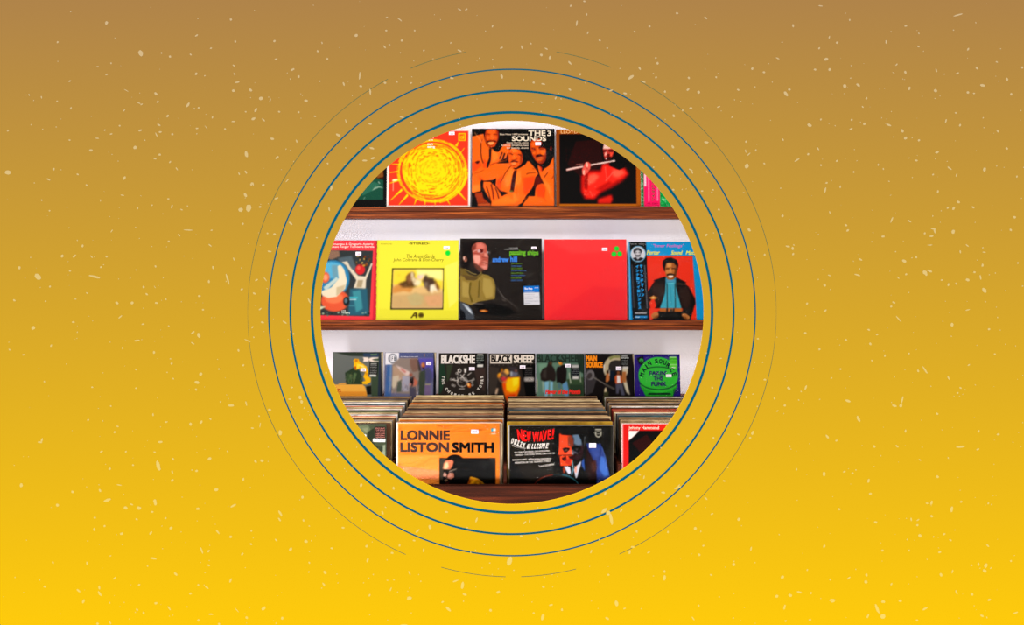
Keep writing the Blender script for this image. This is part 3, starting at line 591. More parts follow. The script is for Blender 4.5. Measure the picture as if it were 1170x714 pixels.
A.P('#3c0c0c', 230, 110, 262, 104, 262, 124, 238, 130).P('#3c0c0c', 284, 104, 344, 104, 332, 130, 290, 124).P('#f4b0a0', 248, 136, 266, 126, 272, 158, 246, 170).P('#5c1410', 270, 150, 300, 146, 300, 190, 275, 180).P('#f04a34', 300, 134, 336, 130, 322, 170, 300, 174).P('#2a0808', 250, 186, 320, 178, 300, 216, 255, 216).E('#f8d8d0', 262, 198, 9, 11).P('#0c0202', 345, 100, 420, 160, 450, 260, 400, 320, 350, 300, 290, 270, 310, 215, 350, 160).F()
A.P('#e8584c', 250, 345, 275, 292, 300, 284, 322, 300, 318, 340, 295, 372, 268, 400, 252, 380).P('#ffc0a8', 282, 290, 292, 286, 300, 320, 290, 330).P('#ffb49c', 255, 355, 272, 350, 270, 390, 256, 385).L('#601814', 3, 275, 320, 300, 350)
A.L('#d8a098', 17, 122, 350, 258, 322).L('#f4d4c8', 7, 122, 347, 258, 319).L('#e8b8ac', 11, 320, 310, 520, 275).L('#fff0e8', 5, 322, 307, 520, 273).L('#c08078', 6, 200, 308, 262, 300)
for i in range(9): A.E('#ffb8a0', 440 + i * 1.5, 330 + i * 13, 3, 3, 0, 6).E('#ffb8a0', 500 - i * 7, 372 + i * 8, 3, 3, 0, 6)
q = random.Random(5)
for _ in range(34): A.E('#7c2420', q.uniform(120, 330), q.uniform(180, 290), 2.4, 2.4, 0, 5)
for _ in range(24): A.E('#ff9078', q.uniform(265, 360), q.uniform(400, 560), 3.4, 3.4, 0, 5)
A.T('#f0b878', 'LLOYD', 78, 28, 216, 53, .02)
build_record(A, DS, 236.0, TL, 'dark record cover with a red-robed flute player, brown border', body='#4a2a14')

A = Art(725, 180, 9.52, (66, -310, 1000, 535))
A.R('#12a448', 66, -310, 1000, 535).R('#0c7a3c', 66, -310, 92, 535)
q = random.Random(8)
for _ in range(150):
    x, y = q.uniform(275, 480), q.uniform(250, 535); A.E(q.choice(['#9ae0b0', '#0a7a30', '#c8f0d0', '#064a20']), x, y, q.uniform(3, 9), q.uniform(3, 6), q.uniform(0, 90), 6)
for _ in range(40): A.E(q.choice(['#d8ecd8', '#083a1c']), q.uniform(68, 92), q.uniform(100, 530), 6, 5, 0, 6)
A.R('#fb1e62', 94, -300, 272, 535).R('#ffd0dc', 100, 180, 124, 314).R('#ff9cb8', 146, 200, 156, 480).R('#ff7ca4', 236, 330, 254, 470)
for i, ch in enumerate('サンクマイン'): A.T('#0c5c34', ch, 182, 255 + i * 37, 216, 286 + i * 37, .03)
A.T('#a00c40', 'MONO', 135, 492, 170, 508, .02).T('#a00c40', 'STEREO', 185, 492, 245, 508, .02)
build_record(A, DS, 236.2, TL, 'green record cover with a pink paper band at the right end of the top shelf', body='#c8d8c8')

# ------------------------------------------------------------------ covers on the second shelf
A = Art(362, 268, 6.61, (-160, 44, 455, 645))
A.R('#f23c46', -160, 44, 455, 645).P('#c8283a', 440, 44, 455, 44, 445, 645, 425, 645).P('#33383a', -130, 118, 422, 122, 402, 618, -130, 606)
A.B(.7).P('#8a6a58', 90, 118, 165, 122, 172, 165, 110, 190, 60, 180).P('#50606a', 150, 180, 260, 160, 300, 260, 260, 300).E('#2f7fb0', 120, 335, 128, 142).E('#58b0d8', 105, 270, 95, 62)
A.P('#2c5c70', 250, 410, 380, 405, 395, 610, 240, 612).P('#3f8c98', 270, 430, 330, 420, 350, 560, 300, 590).P('#6a9cb0', 110, 230, 160, 230, 160, 320, 120, 330)
A.E('#e05a3a', 140, 500, 106, 84).E('#f07a50', 130, 480, 70, 42).E('#e8603c', 62, 325, 34, 42).E('#f6a078', 66, 325, 18, 24)
A.B(.45).P('#e8dcc0', 155, 240, 175, 228, 205, 262, 228, 350, 215, 410, 150, 470, 90, 480, 45, 462, 30, 430, 110, 400, 165, 330).P('#c8b894', 150, 400, 215, 380, 205, 420, 150, 465).P('#bcd0cc', 50, 400, 150, 320, 165, 340, 70, 425)
A.P('#dcd0b8', 186, 208, 228, 202, 250, 245, 312, 312, 365, 318, 410, 215, 420, 222, 372, 345, 370, 408, 278, 404, 298, 345, 218, 232)
A.P('#a89878', 310, 345, 350, 345, 340, 400, 300, 400).E('#cf2c30', 326, 265, 38, 40).E('#e8584c', 315, 252, 14, 14)
for _ in range(26): A.E(rr.choice(['#c08c30', '#2c1c10', '#e8c060', '#7a3418']), rr.uniform(290, 400), rr.uniform(160, 240), rr.uniform(5, 14), rr.uniform(3, 8), rr.uniform(0, 180), 7)
A.E('#1a2428', 226, 505, 24, 36).E('#58707c', 222, 500, 12, 20).R('#3fb0c0', 248, 470, 310, 482).R('#c8e8ec', 250, 488, 300, 496).R('#48909c', 246, 535, 290, 541).P('#d0d8b8', 20, 540, 75, 545, 40, 562, 15, 575)
for _ in range(16): A.E(rr.choice(['#b8c8a8', '#587868', '#202c28']), rr.uniform(40, 400), rr.uniform(585, 612), rr.uniform(4, 12), rr.uniform(3, 7), 0, 7)
A.T('#fbd8d0', 'O Ermengau & Gregorin Asterix', 70, 64, 424, 84, .02).T('#fbd8d0', 'Dis Classe Tanger Turinterra Estrella', 60, 84, 430, 104, .02).T('#e8f0e8', 'LIVE', 192, 570, 222, 582, .02).T('#e8f0e8', 'recording', 190, 586, 255, 600, .01).S(291, 131, 334, 158)
build_record(A, DS, 365.6, TL, 'red-bordered record cover with a blue disc, left end of second shelf', body='#903030')

A = Art(424, 268, 6.61, (38, 42, 660, 647))
A.R('#e9e33e', 38, 42, 660, 647).P('#ded838', 38, 42, 60, 42, 52, 647, 38, 647).P('#f0ea5c', 560, 240, 655, 200, 655, 500, 590, 560).P('#e2dc3a', 60, 560, 660, 575, 660, 647, 50, 647)
A.P('#2e2a18', 158, 256, 552, 256, 548, 568, 148, 568).P('#dfb878', 168, 266, 543, 266, 538, 558, 160, 558)
A.B(1.1).P('#f0d63a', 168, 266, 543, 266, 541, 420, 480, 380, 300, 400, 165, 380).P('#f6ee90', 340, 268, 540, 268, 541, 350, 440, 330, 350, 320)
A.P('#d08c44', 162, 400, 230, 370, 320, 400, 300, 440, 240, 430, 162, 450).P('#c8a46c', 162, 460, 540, 440, 538, 556, 160, 556).P('#bcaa74', 270, 470, 340, 440, 400, 470, 380, 540, 310, 545).P('#d6a070', 400, 470, 538, 450, 536, 540, 440, 550)
A.P('#5a3c20', 205, 375, 240, 360, 262, 350, 275, 305, 310, 282, 330, 300, 325, 330, 350, 340, 350, 390, 320, 400, 240, 400).P('#8a5c38', 262, 320, 300, 295, 312, 340, 290, 380).P('#f0dcb0', 300, 280, 320, 290, 325, 330, 385, 350, 370, 390, 330, 390, 305, 340)
A.P('#4c382c', 385, 350, 415, 300, 435, 330, 470, 330, 490, 365, 470, 400, 440, 440, 415, 400).P('#7a6858', 400, 360, 430, 360, 430, 410, 405, 395).P('#f2e6c8', 445, 385, 480, 375, 505, 410, 500, 440, 480, 420, 465, 445, 445, 430).P('#7a4c28', 480, 340, 520, 400, 512, 430, 490, 400).P('#f8c8c0', 350, 310, 400, 300, 385, 345, 350, 335)
for _ in range(60): A.L(rr.choice(['#b08048', '#e8c890', '#8c8058', '#c89460', '#e0b070']), 2.5, *(lambda x, y: (x, y, x + rr.uniform(-16, 16), y + rr.uniform(-12, 12)))(rr.uniform(175, 525), rr.uniform(405, 548)))
for _ in range(28): A.L(rr.choice(['#3c2818', '#f8ecc0', '#a06c38']), 3, *(lambda x, y: (x, y, x + rr.uniform(-14, 14), y + rr.uniform(-14, 14)))(rr.uniform(215, 510), rr.uniform(310, 420)))
A.B(.3).T('#5c4a16', 'STEREO', 296, 60, 428, 76, .05).L('#5c4a16', 3, 283, 68, 295, 68).L('#5c4a16', 3, 428, 68, 440, 68).T('#6c6420', 'ATLANTIC 1451', 68, 66, 156, 76, .0)
A.T('#5e5018', 'The Avant-Garde', 262, 150, 478, 180, .0, .15).T('#5e5018', 'John Coltrane & Don Cherry', 165, 180, 545, 210, .0, .15)
A.P('#4c3c14', 300, 632, 330, 592, 342, 592, 312, 632).P('#4c3c14', 335, 592, 352, 592, 352, 632, 340, 632).R('#4c3c14', 318, 612, 345, 619).E('#4c3c14', 380, 612, 22, 20)
for i in range(6): A.A('#e9e33e', 3, 380 + 8 * math.cos(i), 612 + 8 * math.sin(i), 12, 10, i * 60, i * 60 + 80, 5)
A.E('#18d838', 580, 141, 19, 19).S(546, 88, 592, 114)
build_record(A, DS, 365.6, TL, 'yellow record cover with a framed painting and green dot', body='#d8d468')

A = Art(519, 268, 6.61, (44, 30, 662, 645))
A.R('#262220', 44, 30, 662, 645)
for _ in range(34):
    x, y = rr.uniform(60, 640), rr.uniform(40, 600); l_ = rr.uniform(30, 90)
    A.P(rr.choice(['#2e2a27', '#1e1b1a', '#34302c']), x, y, x + l_, y - l_ * .6, x + l_ * 1.1, y - l_ * .5, x + 14, y + 14)
A.P('#1a1614', 60, 60, 150, 45, 230, 55, 200, 120, 140, 130, 110, 250, 60, 260)
A.F(519, 268, 11.5).B(.35).P('#b85a4a', 230, 190, 245, 140, 290, 105, 350, 100, 400, 120, 425, 150, 430, 230, 450, 290, 445, 400, 435, 460, 400, 470, 350, 440, 300, 400, 255, 380, 245, 300, 240, 230)
A.B(.7).P('#d87868', 285, 120, 365, 110, 400, 160, 385, 190, 290, 185).P('#e8a090', 262, 265, 335, 270, 350, 340, 320, 400, 268, 370, 250, 300).P('#7c3428', 230, 170, 265, 130, 285, 120, 275, 190, 245, 230).P('#e09080', 345, 415, 430, 405, 422, 455, 385, 455).P('#6c3c30', 250, 385, 300, 402, 350, 440, 395, 472, 340, 495, 280, 440).B(.3)
A.P('#5c1c1c', 338, 190, 376, 192, 382, 236, 350, 246).E('#c8a0a0', 322, 216, 20, 22).E('#b0a0a0', 434, 236, 13, 15).L('#f0d0d0', 6, 245, 228, 270, 212, 300, 204).L('#e8d8d8', 4, 345, 250, 385, 235).L('#d8c8c8', 4, 450, 225, 480, 245).L('#8c2c28', 8, 250, 250, 310, 255, 345, 262)
A.P('#d88878', 392, 240, 425, 250, 448, 300, 400, 306).L('#7c2c24', 10, 366, 296, 400, 304, 445, 306).P('#c87868', 358, 362, 400, 346, 442, 370, 430, 402, 380, 396).L('#6c2018', 8, 360, 368, 400, 376, 438, 388).L('#9c4438', 8, 380, 330, 430, 330)
A.E('#a06450', 142, 322, 26, 42, -20).E('#ecc0b0', 126, 312, 9, 22, -10).E('#3c2420', 150, 320, 9, 16).P('#4c3c2c', 75, 440, 120, 510, 290, 548, 345, 545, 320, 600, 200, 620, 90, 560).L('#d8b858', 7, 130, 455, 180, 480, 230, 512, 290, 528).L('#c8a848', 8, 352, 490, 358, 520).F()
A.P('#6e5a2a', 44, 250, 75, 262, 110, 300, 160, 320, 205, 290, 215, 300, 160, 345, 100, 335, 44, 300)
A.P('#8e7636', 44, 305, 100, 335, 160, 346, 215, 300, 262, 310, 300, 345, 314, 400, 308, 488, 240, 500, 180, 510, 128, 535, 44, 506)
A.P('#a8904a', 220, 330, 275, 340, 296, 400, 290, 470, 240, 485, 215, 420).P('#a8904a', 60, 350, 110, 370, 120, 480, 60, 470).P('#655322', 118, 360, 132, 365, 120, 440, 145, 510, 128, 515, 108, 440).P('#655322', 185, 350, 196, 350, 190, 480, 178, 480).P('#5a4628', 60, 305, 130, 320, 185, 330, 150, 350, 90, 345)
A.P('#454a52', 44, 510, 90, 525, 130, 560, 150, 600, 155, 640, 44, 640).P('#aab4c0', 60, 520, 100, 540, 128, 570, 142, 608, 120, 590, 90, 560).P('#d8e0e8', 90, 545, 118, 570, 130, 600, 110, 580).P('#14161a', 44, 560, 80, 590, 90, 640, 44, 640)
A.P('#100e10', 150, 535, 300, 520, 420, 560, 470, 590, 380, 620, 200, 600).P('#b05a20', 190, 572, 230, 568, 262, 578, 240, 588, 200, 586).P('#f0a050', 205, 574, 228, 572, 238, 580, 212, 584)
A.L('#8c8480', 3, 320, 400, 390, 500).L('#6c6460', 3, 345, 450, 480, 560).L('#a09088', 3, 360, 490, 385, 505).L('#b8a8a0', 3, 140, 520, 220, 528)
A.T('#68b42c', 'passing', 418, 118, 540, 168, .03).T('#68b42c', 'ships', 552, 118, 636, 168, .03).T('#3f82e2', 'andrew', 288, 168, 412, 210, .04).T('#3f82e2', 'hill', 424, 166, 475, 208, .04)
A.T('#c8c8c8', 'THE FINEST', 415, 99, 482, 107).T('#c8c8c8', 'IN JAZZ BLUE NOTE', 378, 109, 482, 118)
for i, tname in enumerate(['JOE FARRELL', 'WOODY SHAW', 'DIZZY REECE', 'JULIAN PRIESTER', 'BOB NORTHERN', 'HOWARD JOHNSON', 'RON CARTER', 'LENNY WHITE']):
    A.T('#6a9c30' if i % 2 == 0 else '#4878b8', tname, 430, 216 + i * 18, 430 + 7.6 * len(tname), 228 + i * 18, .01)
A.P('#1676d8', 522, 392, 642, 388, 644, 438, 524, 440).P('#dcdce4', 524, 440, 644, 438, 648, 532, 528, 534).T('#f0f4ff', 'Blue Note', 532, 402, 590, 418, .03).T('#f0f4ff', 'jazz', 606, 398, 636, 410, .02).T('#f0f4ff', 'limited edition', 532, 426, 605, 434, .02)
for i in range(5): A.T('#8c90a0', ['heavy vinyl', 'pressed from the tapes', 'first time', 'remastered sound', 'stereo'][i], 534, 452 + i * 16, 534 + (70, 100, 60, 96, 40)[i], 460 + i * 16)
A.S(583, 92, 621, 112)
build_record(A, DS, 365.3, TL, 'black record cover with bespectacled man in olive turtleneck', body='#202020', plastic=True)

A = Art(615, 250, 5.29, (37, 124, 535, 612))
A.R('#f23236', 37, 124, 535, 612).P('#ea2c34', 45, 600, 330, 410, 520, 420, 535, 612).P('#f43c3e', 37, 124, 535, 124, 535, 200, 200, 210)
A.E('#18d838', 476, 181, 15, 15).E('#18d838', 459, 214, 15, 15).E('#18d838', 494, 213, 15, 15).S(386, 175, 419, 194)
build_record(A, DS, 365.7, TL, 'plain red record cover with three green dots', body='#d02020', plastic=True)

A = Art(714, 268, 6.61, (30, 54, 652, 648))
A.R('#0f94d4', 30, 54, 652, 648).R('#7cc4e8', 30, 54, 37, 648)
A.P('#ea3420', 160, 160, 515, 162, 538, 648, 160, 648)
A.P('#1a100c', 175, 430, 215, 365, 300, 318, 330, 330, 400, 330, 440, 360, 485, 400, 525, 480, 530, 520, 490, 648, 440, 648, 430, 560, 270, 560, 230, 560, 180, 560)
A.P('#2c1c14', 215, 380, 290, 330, 300, 420, 280, 500, 240, 540, 200, 470).P('#2c1c14', 400, 345, 470, 400, 500, 480, 470, 560, 430, 540).P('#ea3420', 182, 520, 215, 470, 235, 540, 200, 600)
A.P('#3aa4be', 310, 325, 345, 345, 382, 325, 384, 400, 425, 560, 262, 560, 300, 450).P('#5cc0d4', 315, 345, 375, 345, 372, 375, 318, 375).L('#1c140e', 5, 318, 370, 318, 560).L('#1c140e', 5, 378, 370, 378, 560).L('#2c8098', 4, 345, 400, 350, 540)
A.P('#0e0a0a', 250, 580, 450, 580, 480, 648, 200, 648).R('#b8642c', 260, 560, 428, 586).R('#1c1410', 310, 560, 322, 588).R('#1c1410', 362, 560, 372, 588).P('#3c3c38', 330, 586, 348, 560, 366, 586)
A.E('#140e0c', 345, 230, 62, 56).E('#140e0c', 330, 250, 40, 40).P('#8a4c28', 302, 240, 318, 222, 380, 220, 392, 250, 390, 300, 372, 335, 345, 350, 320, 338, 305, 300).P('#b87440', 322, 232, 372, 232, 370, 256, 325, 256).P('#c88850', 335, 262, 355, 262, 358, 292, 335, 292).L('#20120c', 6, 312, 258, 334, 256).L('#20120c', 6, 356, 256, 382, 258).P('#1c100c', 322, 300, 348, 296, 374, 300, 372, 308, 345, 303, 322, 308).P('#f4e8dc', 328, 309, 370, 309, 360, 325, 340, 326)
A.F(735, 286, 8.925).B(.3).P('#ea3420', 190, 60, 380, 60, 380, 270, 330, 270, 240, 270, 190, 270).P('#140c0a', 197, 150, 203, 110, 235, 82, 290, 74, 345, 100, 363, 150, 352, 205, 325, 215, 215, 215)
A.P('#a85c28', 222, 190, 235, 140, 260, 125, 310, 130, 335, 160, 345, 210, 335, 250, 310, 300, 275, 312, 245, 290, 225, 250).B(.5).P('#dc9850', 245, 135, 292, 135, 290, 170, 245, 178).P('#cc8440', 230, 205, 265, 205, 262, 236, 235, 240).P('#c07434', 298, 203, 332, 203, 326, 240, 305, 232).P('#64300f', 330, 165, 348, 210, 335, 262, 310, 298, 318, 230).P('#d89048', 268, 188, 288, 188, 295, 234, 262, 234).B(.2)
A.L('#20100a', 8, 232, 192, 252, 186, 268, 192).L('#20100a', 8, 290, 190, 312, 186, 330, 194).P('#140a08', 238, 250, 275, 237, 320, 248, 314, 264, 280, 252, 246, 264).P('#f8ecdc', 252, 262, 308, 259, 298, 280, 270, 284).P('#2e7c9c', 225, 285, 250, 305, 275, 316, 310, 305, 330, 285, 332, 330, 228, 336).P('#4c98b8', 235, 305, 322, 305, 325, 325, 235, 328).P('#1a100c', 100, 310, 222, 270, 225, 330, 180, 360).P('#1a100c', 333, 275, 440, 330, 400, 400, 340, 350).F()
A.E('#c07840', 224, 612, 30, 22, -30).E('#7c4420', 235, 625, 20, 8, -30).E('#c07840', 455, 620, 32, 18, 30).E('#7c4420', 450, 632, 20, 7, 30)
for i in range(3): A.L('#7c4420', 3, 205 + i * 12, 612, 215 + i * 12, 634).L('#7c4420', 3, 440 + i * 12, 610, 446 + i * 12, 632)
A.P('#c87830', 180, 480, 215, 462, 240, 480, 232, 492, 200, 494).P('#ffe090', 196, 478, 214, 472, 226, 480, 212, 488).L('#d89040', 3, 150, 478, 250, 480).L('#e0c080', 2, 160, 500, 200, 520).L('#d0a050', 2, 385, 375, 455, 378)
A.P('#0b0a0f', 38, 56, 162, 56, 182, 645, 52, 645).E('#6cb4dc', 101, 148, 60, 62).E('#cfcdd6', 101, 148, 54, 56)
A.E('#26242a', 98, 128, 32, 28).E('#8c8a90', 99, 146, 24, 30).E('#c8c6cc', 99, 140, 16, 18).L('#26242a', 4, 84, 138, 94, 137).L('#26242a', 4, 104, 137, 116, 138).L('#201e24', 6, 84, 160, 116, 160).P('#26242a', 60, 180, 85, 172, 100, 190, 118, 172, 145, 182, 120, 200, 80, 200)
for i in range(12): A.R('#0b0a0f', 44 + i * 10, 50, 50 + i * 10, 60)
for i, ch in enumerate('ウェイトレット'): pass
jp1, jp2 = 'タイトイン・フィーリン', 'マシュウ・サウンド'
for i, ch in enumerate('インナーフィーリングス'): A.T('#1f9ae8', ch, 82 + i * 1.6, 232 + i * 31, 104 + i * 1.6, 256 + i * 31, .05)
for i, ch in enumerate('サウンドマシン'): A.T('#1f9ae8', ch, 112 + i * 1.6, 228 + i * 36, 134 + i * 1.6, 256 + i * 36, .05)
for i in range(22):
    A.R('#6c6a74', 50 + i * .6, 232 + i * 15, 58 + i * .6, 241 + i * 15)
    A.R('#8c8a94', 146 + i * .7, 236 + i * 15, 155 + i * .7, 244 + i * 15)
A.R('#d0ccd0', 72, 590, 160, 602).R('#2a86c8', 72, 616, 166, 634).T('#0b0a0f', 'STEREO 2300', 76, 592, 156, 600, .02).T('#bcd8f0', 'Inner', 80, 620, 110, 631, .03).T('#a8a8b0', 'MUSIC 1979', 44, 68, 92, 76, .01).T('#a8a8b0', 'STEREO', 108, 68, 152, 76, .01)
A.T('#e850b0', '"Inner Feelings"', 212, 72, 445, 104, .0, .2).T('#e8e834', 'Porter', 165, 120, 262, 154, .03, .25).T('#e8e834', 'Sound', 350, 122, 432, 154, .03, .25).T('#e8e834', 'Machine', 462, 122, 590, 154, .03, .25)
build_record(A, DS, 365.4, TL, 'blue record cover with smiling man on red and black paper band', body='#2060a0', plastic=True)

# ------------------------------------------------------------------ small sleeves standing on the ledge behind the bin
D3 = 2.86; H3 = .184
S3 = 11.9
A = Art(374, 396, S3, (70, 73, 756, 740))
A.P('#171a26', 700, 73, 728, 73, 756, 740, 700, 740).P('#cbb898', 728, 73, 756, 73, 756, 740).R('#646865', 70, 73, 722, 740).P('#2c342c', 90, 73, 722, 73, 722, 130, 500, 130, 300, 125, 180, 100).P('#3c4a38', 590, 180, 722, 130, 722, 740, 610, 740, 600, 450).P('#2a3040', 700, 120, 722, 120, 722, 740, 690, 740)  # right edge: dark strip, then a cream wedge painting the warm wall shadow
A.P('#2e3e58', 480, 88, 700, 90, 690, 138, 490, 138).T('#7a9c50', 'sound', 585, 92, 665, 118, .02)
A.P('#2c3a28', 240, 350, 320, 300, 380, 260, 440, 330, 480, 420, 480, 505, 260, 505).P('#3e5236', 270, 360, 350, 380, 330, 500, 280, 490).P('#546a44', 360, 350, 400, 360, 380, 440, 350, 430)
for _ in range(24): A.L(rr.choice(['#1c2818', '#5a6c48', '#38482c', '#7c7c50']), 7, *(lambda x, y: (x, y, x + rr.uniform(-14, 14), y + rr.uniform(10, 50)))(rr.uniform(250, 480), rr.uniform(340, 460)))
A.P('#f6b612', 350, 180, 365, 160, 420, 162, 432, 200, 480, 230, 530, 262, 552, 320, 555, 400, 590, 420, 592, 470, 540, 505, 480, 500, 470, 470, 520, 455, 490, 400, 520, 340, 450, 330, 440, 290, 400, 310, 370, 305, 355, 270, 360, 230)
A.P('#c87810', 365, 170, 410, 168, 415, 195, 375, 210).P('#ffd63c', 400, 225, 440, 240, 425, 290, 395, 290).P('#b04018', 368, 265, 392, 268, 388, 305, 365, 300).P('#fde078', 420, 240, 480, 245, 520, 290, 470, 280).P('#d88c10', 510, 340, 550, 360, 530, 400).P('#1a1a14', 530, 530, 600, 520, 605, 640, 545, 640)
A.P('#f0ac44', 60, 508, 480, 508, 512, 530, 545, 640, 545, 740, 60, 740).P('#e09030', 60, 600, 530, 600, 545, 660, 60, 660).P('#d89848', 160, 490, 250, 480, 255, 505, 150, 505).T('#b8401c', '172', 122, 562, 190, 604, .05)
A.P('#f0dcd0', 472, 142, 548, 145, 560, 168, 555, 200, 470, 200, 490, 188, 490, 158).P('#f0dcd0', 560, 158, 600, 145, 692, 145, 690, 156, 640, 160, 600, 172, 640, 188, 695, 190, 695, 205, 600, 203, 560, 182)
A.P('#141414', 572, 210, 688, 212, 680, 402, 560, 400).P('#c8c8c0', 585, 222, 670, 222, 670, 238, 585, 238).P('#dcdcd4', 572, 370, 668, 372, 666, 402, 570, 400)
for i, tname in enumerate(['THE ALBUM', 'INSTRUMENTALS', 'ACAPPELLA MIX', 'LP VERSION', 'REMASTERED']): A.T('#8c8c88', tname, 580, 245 + i * 24, 672, 260 + i * 24, .02)
A.S(452, 290, 522, 330)
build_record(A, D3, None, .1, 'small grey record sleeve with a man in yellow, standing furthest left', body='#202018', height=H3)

A = Art(432, 396, S3, (85, 78, 788, 745))
A.R('#15131a', 745, 78, 788, 745).P('#cbb898', 760, 78, 788, 78, 788, 420).R('#6a6a88', 85, 78, 752, 745).P('#4c5480', 285, 82, 752, 84, 752, 150, 285, 150).R('#e8e4ea', 95, 80, 280, 242)  # cream wedge at the right paints in the warm shadow on the wall
A.A('#3c4450', 10, 195, 160, 56, 60, 0, 360, 22).A('#5c6470', 5, 195, 160, 44, 47, 0, 360, 22).T('#3c4450', 'I F B', 160, 135, 235, 188, .03)
A.B(.7).P('#8c7c74', 285, 150, 540, 152, 600, 300, 560, 420, 540, 640, 180, 620, 185, 245).P('#b09078', 200, 250, 320, 300, 420, 420, 320, 520, 200, 470).P('#3c6098', 115, 245, 185, 245, 178, 745, 95, 745).P('#7c98b8', 165, 245, 180, 245, 172, 600, 155, 560)
A.P('#d8c0b8', 230, 240, 420, 330, 440, 380, 380, 390, 300, 320).P('#c07068', 300, 280, 380, 330, 370, 360, 310, 310).P('#c8b8a0', 200, 400, 280, 380, 290, 470, 220, 560, 190, 540).P('#50584c', 260, 470, 330, 440, 330, 600, 250, 610)
A.P('#7c5c50', 430, 160, 530, 155, 570, 240, 530, 330, 470, 340, 430, 250).P('#a4a0b0', 330, 390, 430, 400, 420, 600, 320, 600).P('#3c3434', 530, 160, 560, 180, 590, 320, 550, 330).P('#544ca8', 540, 155, 752, 155, 745, 430, 640, 400, 590, 300)
A.P('#3c4438', 560, 340, 640, 300, 680, 320, 640, 480, 630, 745, 570, 745, 545, 500).P('#48486c', 640, 290, 690, 270, 740, 350, 740, 470, 660, 500, 640, 400).P('#705c80', 640, 505, 720, 505, 700, 745, 630, 745).E('#a85c38', 612, 250, 28, 40).E('#d88850', 600, 242, 12, 22).P('#14141c', 595, 280, 630, 280, 625, 300, 600, 300)
A.E('#904c3c', 445, 378, 24, 24).P('#1c1418', 430, 420, 490, 400, 500, 500, 450, 540).P('#c86850', 480, 400, 540, 470, 520, 520, 470, 530, 490, 470).P('#e09080', 430, 490, 460, 500, 450, 525, 425, 515).P('#4c4858', 430, 540, 520, 540, 520, 745, 440, 745)
A.B(.35).L('#c8c060', 7, 640, 506, 712, 506).L('#d88030', 8, 626, 95, 626, 135)
for _ in range(30): A.L(rr.choice(['#c8c0c8', '#8c84a0', '#584c50', '#b89890']), 6, *(lambda x, y: (x, y, x + rr.uniform(-14, 14), y + rr.uniform(10, 70)))(rr.uniform(110, 560), rr.uniform(400, 610)))
A.T('#e8e4f0', 'the making of a new world', 300, 128, 540, 142, .02).S(654, 203, 722, 246)
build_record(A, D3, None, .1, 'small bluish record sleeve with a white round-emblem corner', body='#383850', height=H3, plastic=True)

A = Art(494, 396, S3, (85, 88, 756, 748))
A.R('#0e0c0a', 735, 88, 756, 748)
A.R('#2c2724', 85, 88, 740, 748).P('#24382a', 95, 230, 160, 230, 190, 400, 130, 600, 85, 640).P('#343c2c', 190, 240, 280, 240, 230, 420, 200, 480).P('#3c302c', 560, 300, 720, 280, 710, 600, 620, 500)
W_ = '#e6dcd4'
A.T(W_, 'BLACKSHE', 118, 112, 580, 226, .045)
for x in (118, 172, 232, 345): A.L(W_, 8, x, 223, x + 45, 223)
for x in (118, 172, 345, 505): A.L(W_, 8, x, 114, x + 34, 114)
for p in ((345, 300, 370, 290, 400, 320, 380, 350, 345, 340), (430, 290, 462, 290, 460, 350, 435, 345)): A.P(W_, *p)
A.E('#2c2724', 372, 322, 16, 14).A(W_, 7, 410, 470, 70, 62, 0, 360, 18).L(W_, 9, 340, 400, 350, 470).L(W_, 10, 380, 370, 470, 470).L(W_, 9, 480, 380, 530, 345).L(W_, 9, 400, 400, 440, 360).L(W_, 9, 260, 440, 300, 440).L(W_, 9, 300, 450, 345, 450).L(W_, 8, 480, 460, 560, 440).L(W_, 8, 360, 560, 440, 560).L(W_, 8, 350, 380, 340, 340)
for (x, y) in ((255, 435), (295, 435), (300, 520), (275, 510), (560, 435), (540, 470), (545, 510), (330, 355), (430, 440), (395, 430)): A.A(W_, 6, x, y, 13, 12, 0, 360, 8)
for _ in range(20): A.L(rr.choice([W_, '#b8aca4', '#2c2724']), 5, *(lambda x, y: (x, y, x + rr.uniform(-24, 24), y + rr.uniform(-20, 20)))(rr.uniform(340, 480), rr.uniform(390, 550)))
ring_txt = 'THE CHOICE IS YOURS'
for i, ch in enumerate(ring_txt):
    if ch == ' ': continue
    t = math.radians(190 - i * (200 / (len(ring_txt) - 1))); x, y = 412 + 265 * math.cos(t), 440 + 212 * math.sin(t)
    t2 = math.degrees(math.atan2(-math.cos(t), math.sin(t)))
    A.T('#d0c8be', ch, x - 14, y - 20, x + 14, y + 20, .06, 0, t2 * 1 if False else math.degrees(t) - 90)
A.P('#0e0e0e', 590, 96, 712, 96, 705, 272, 588, 272).R('#e0dcd4', 608, 97, 690, 107).P('#dcd8d0', 610, 236, 692, 236, 690, 272, 608, 272)
for i, tname in enumerate(['12 INCH MIX', 'RADIO EDIT', 'NEW VERSION', 'DUB']): A.T('#8c948c', tname, 602, 120 + i * 26, 698 - (i == 3) * 40, 136 + i * 26, .02)
A.E('#c85c20', 500, 512, 26, 36, -30).E('#ffc878', 492, 506, 13, 20, -30).S(500, 272, 576, 316)
build_record(A, D3, None, .1, 'small black record sleeve with white drawn figures inside curved lettering', body='#201c18', height=H3)

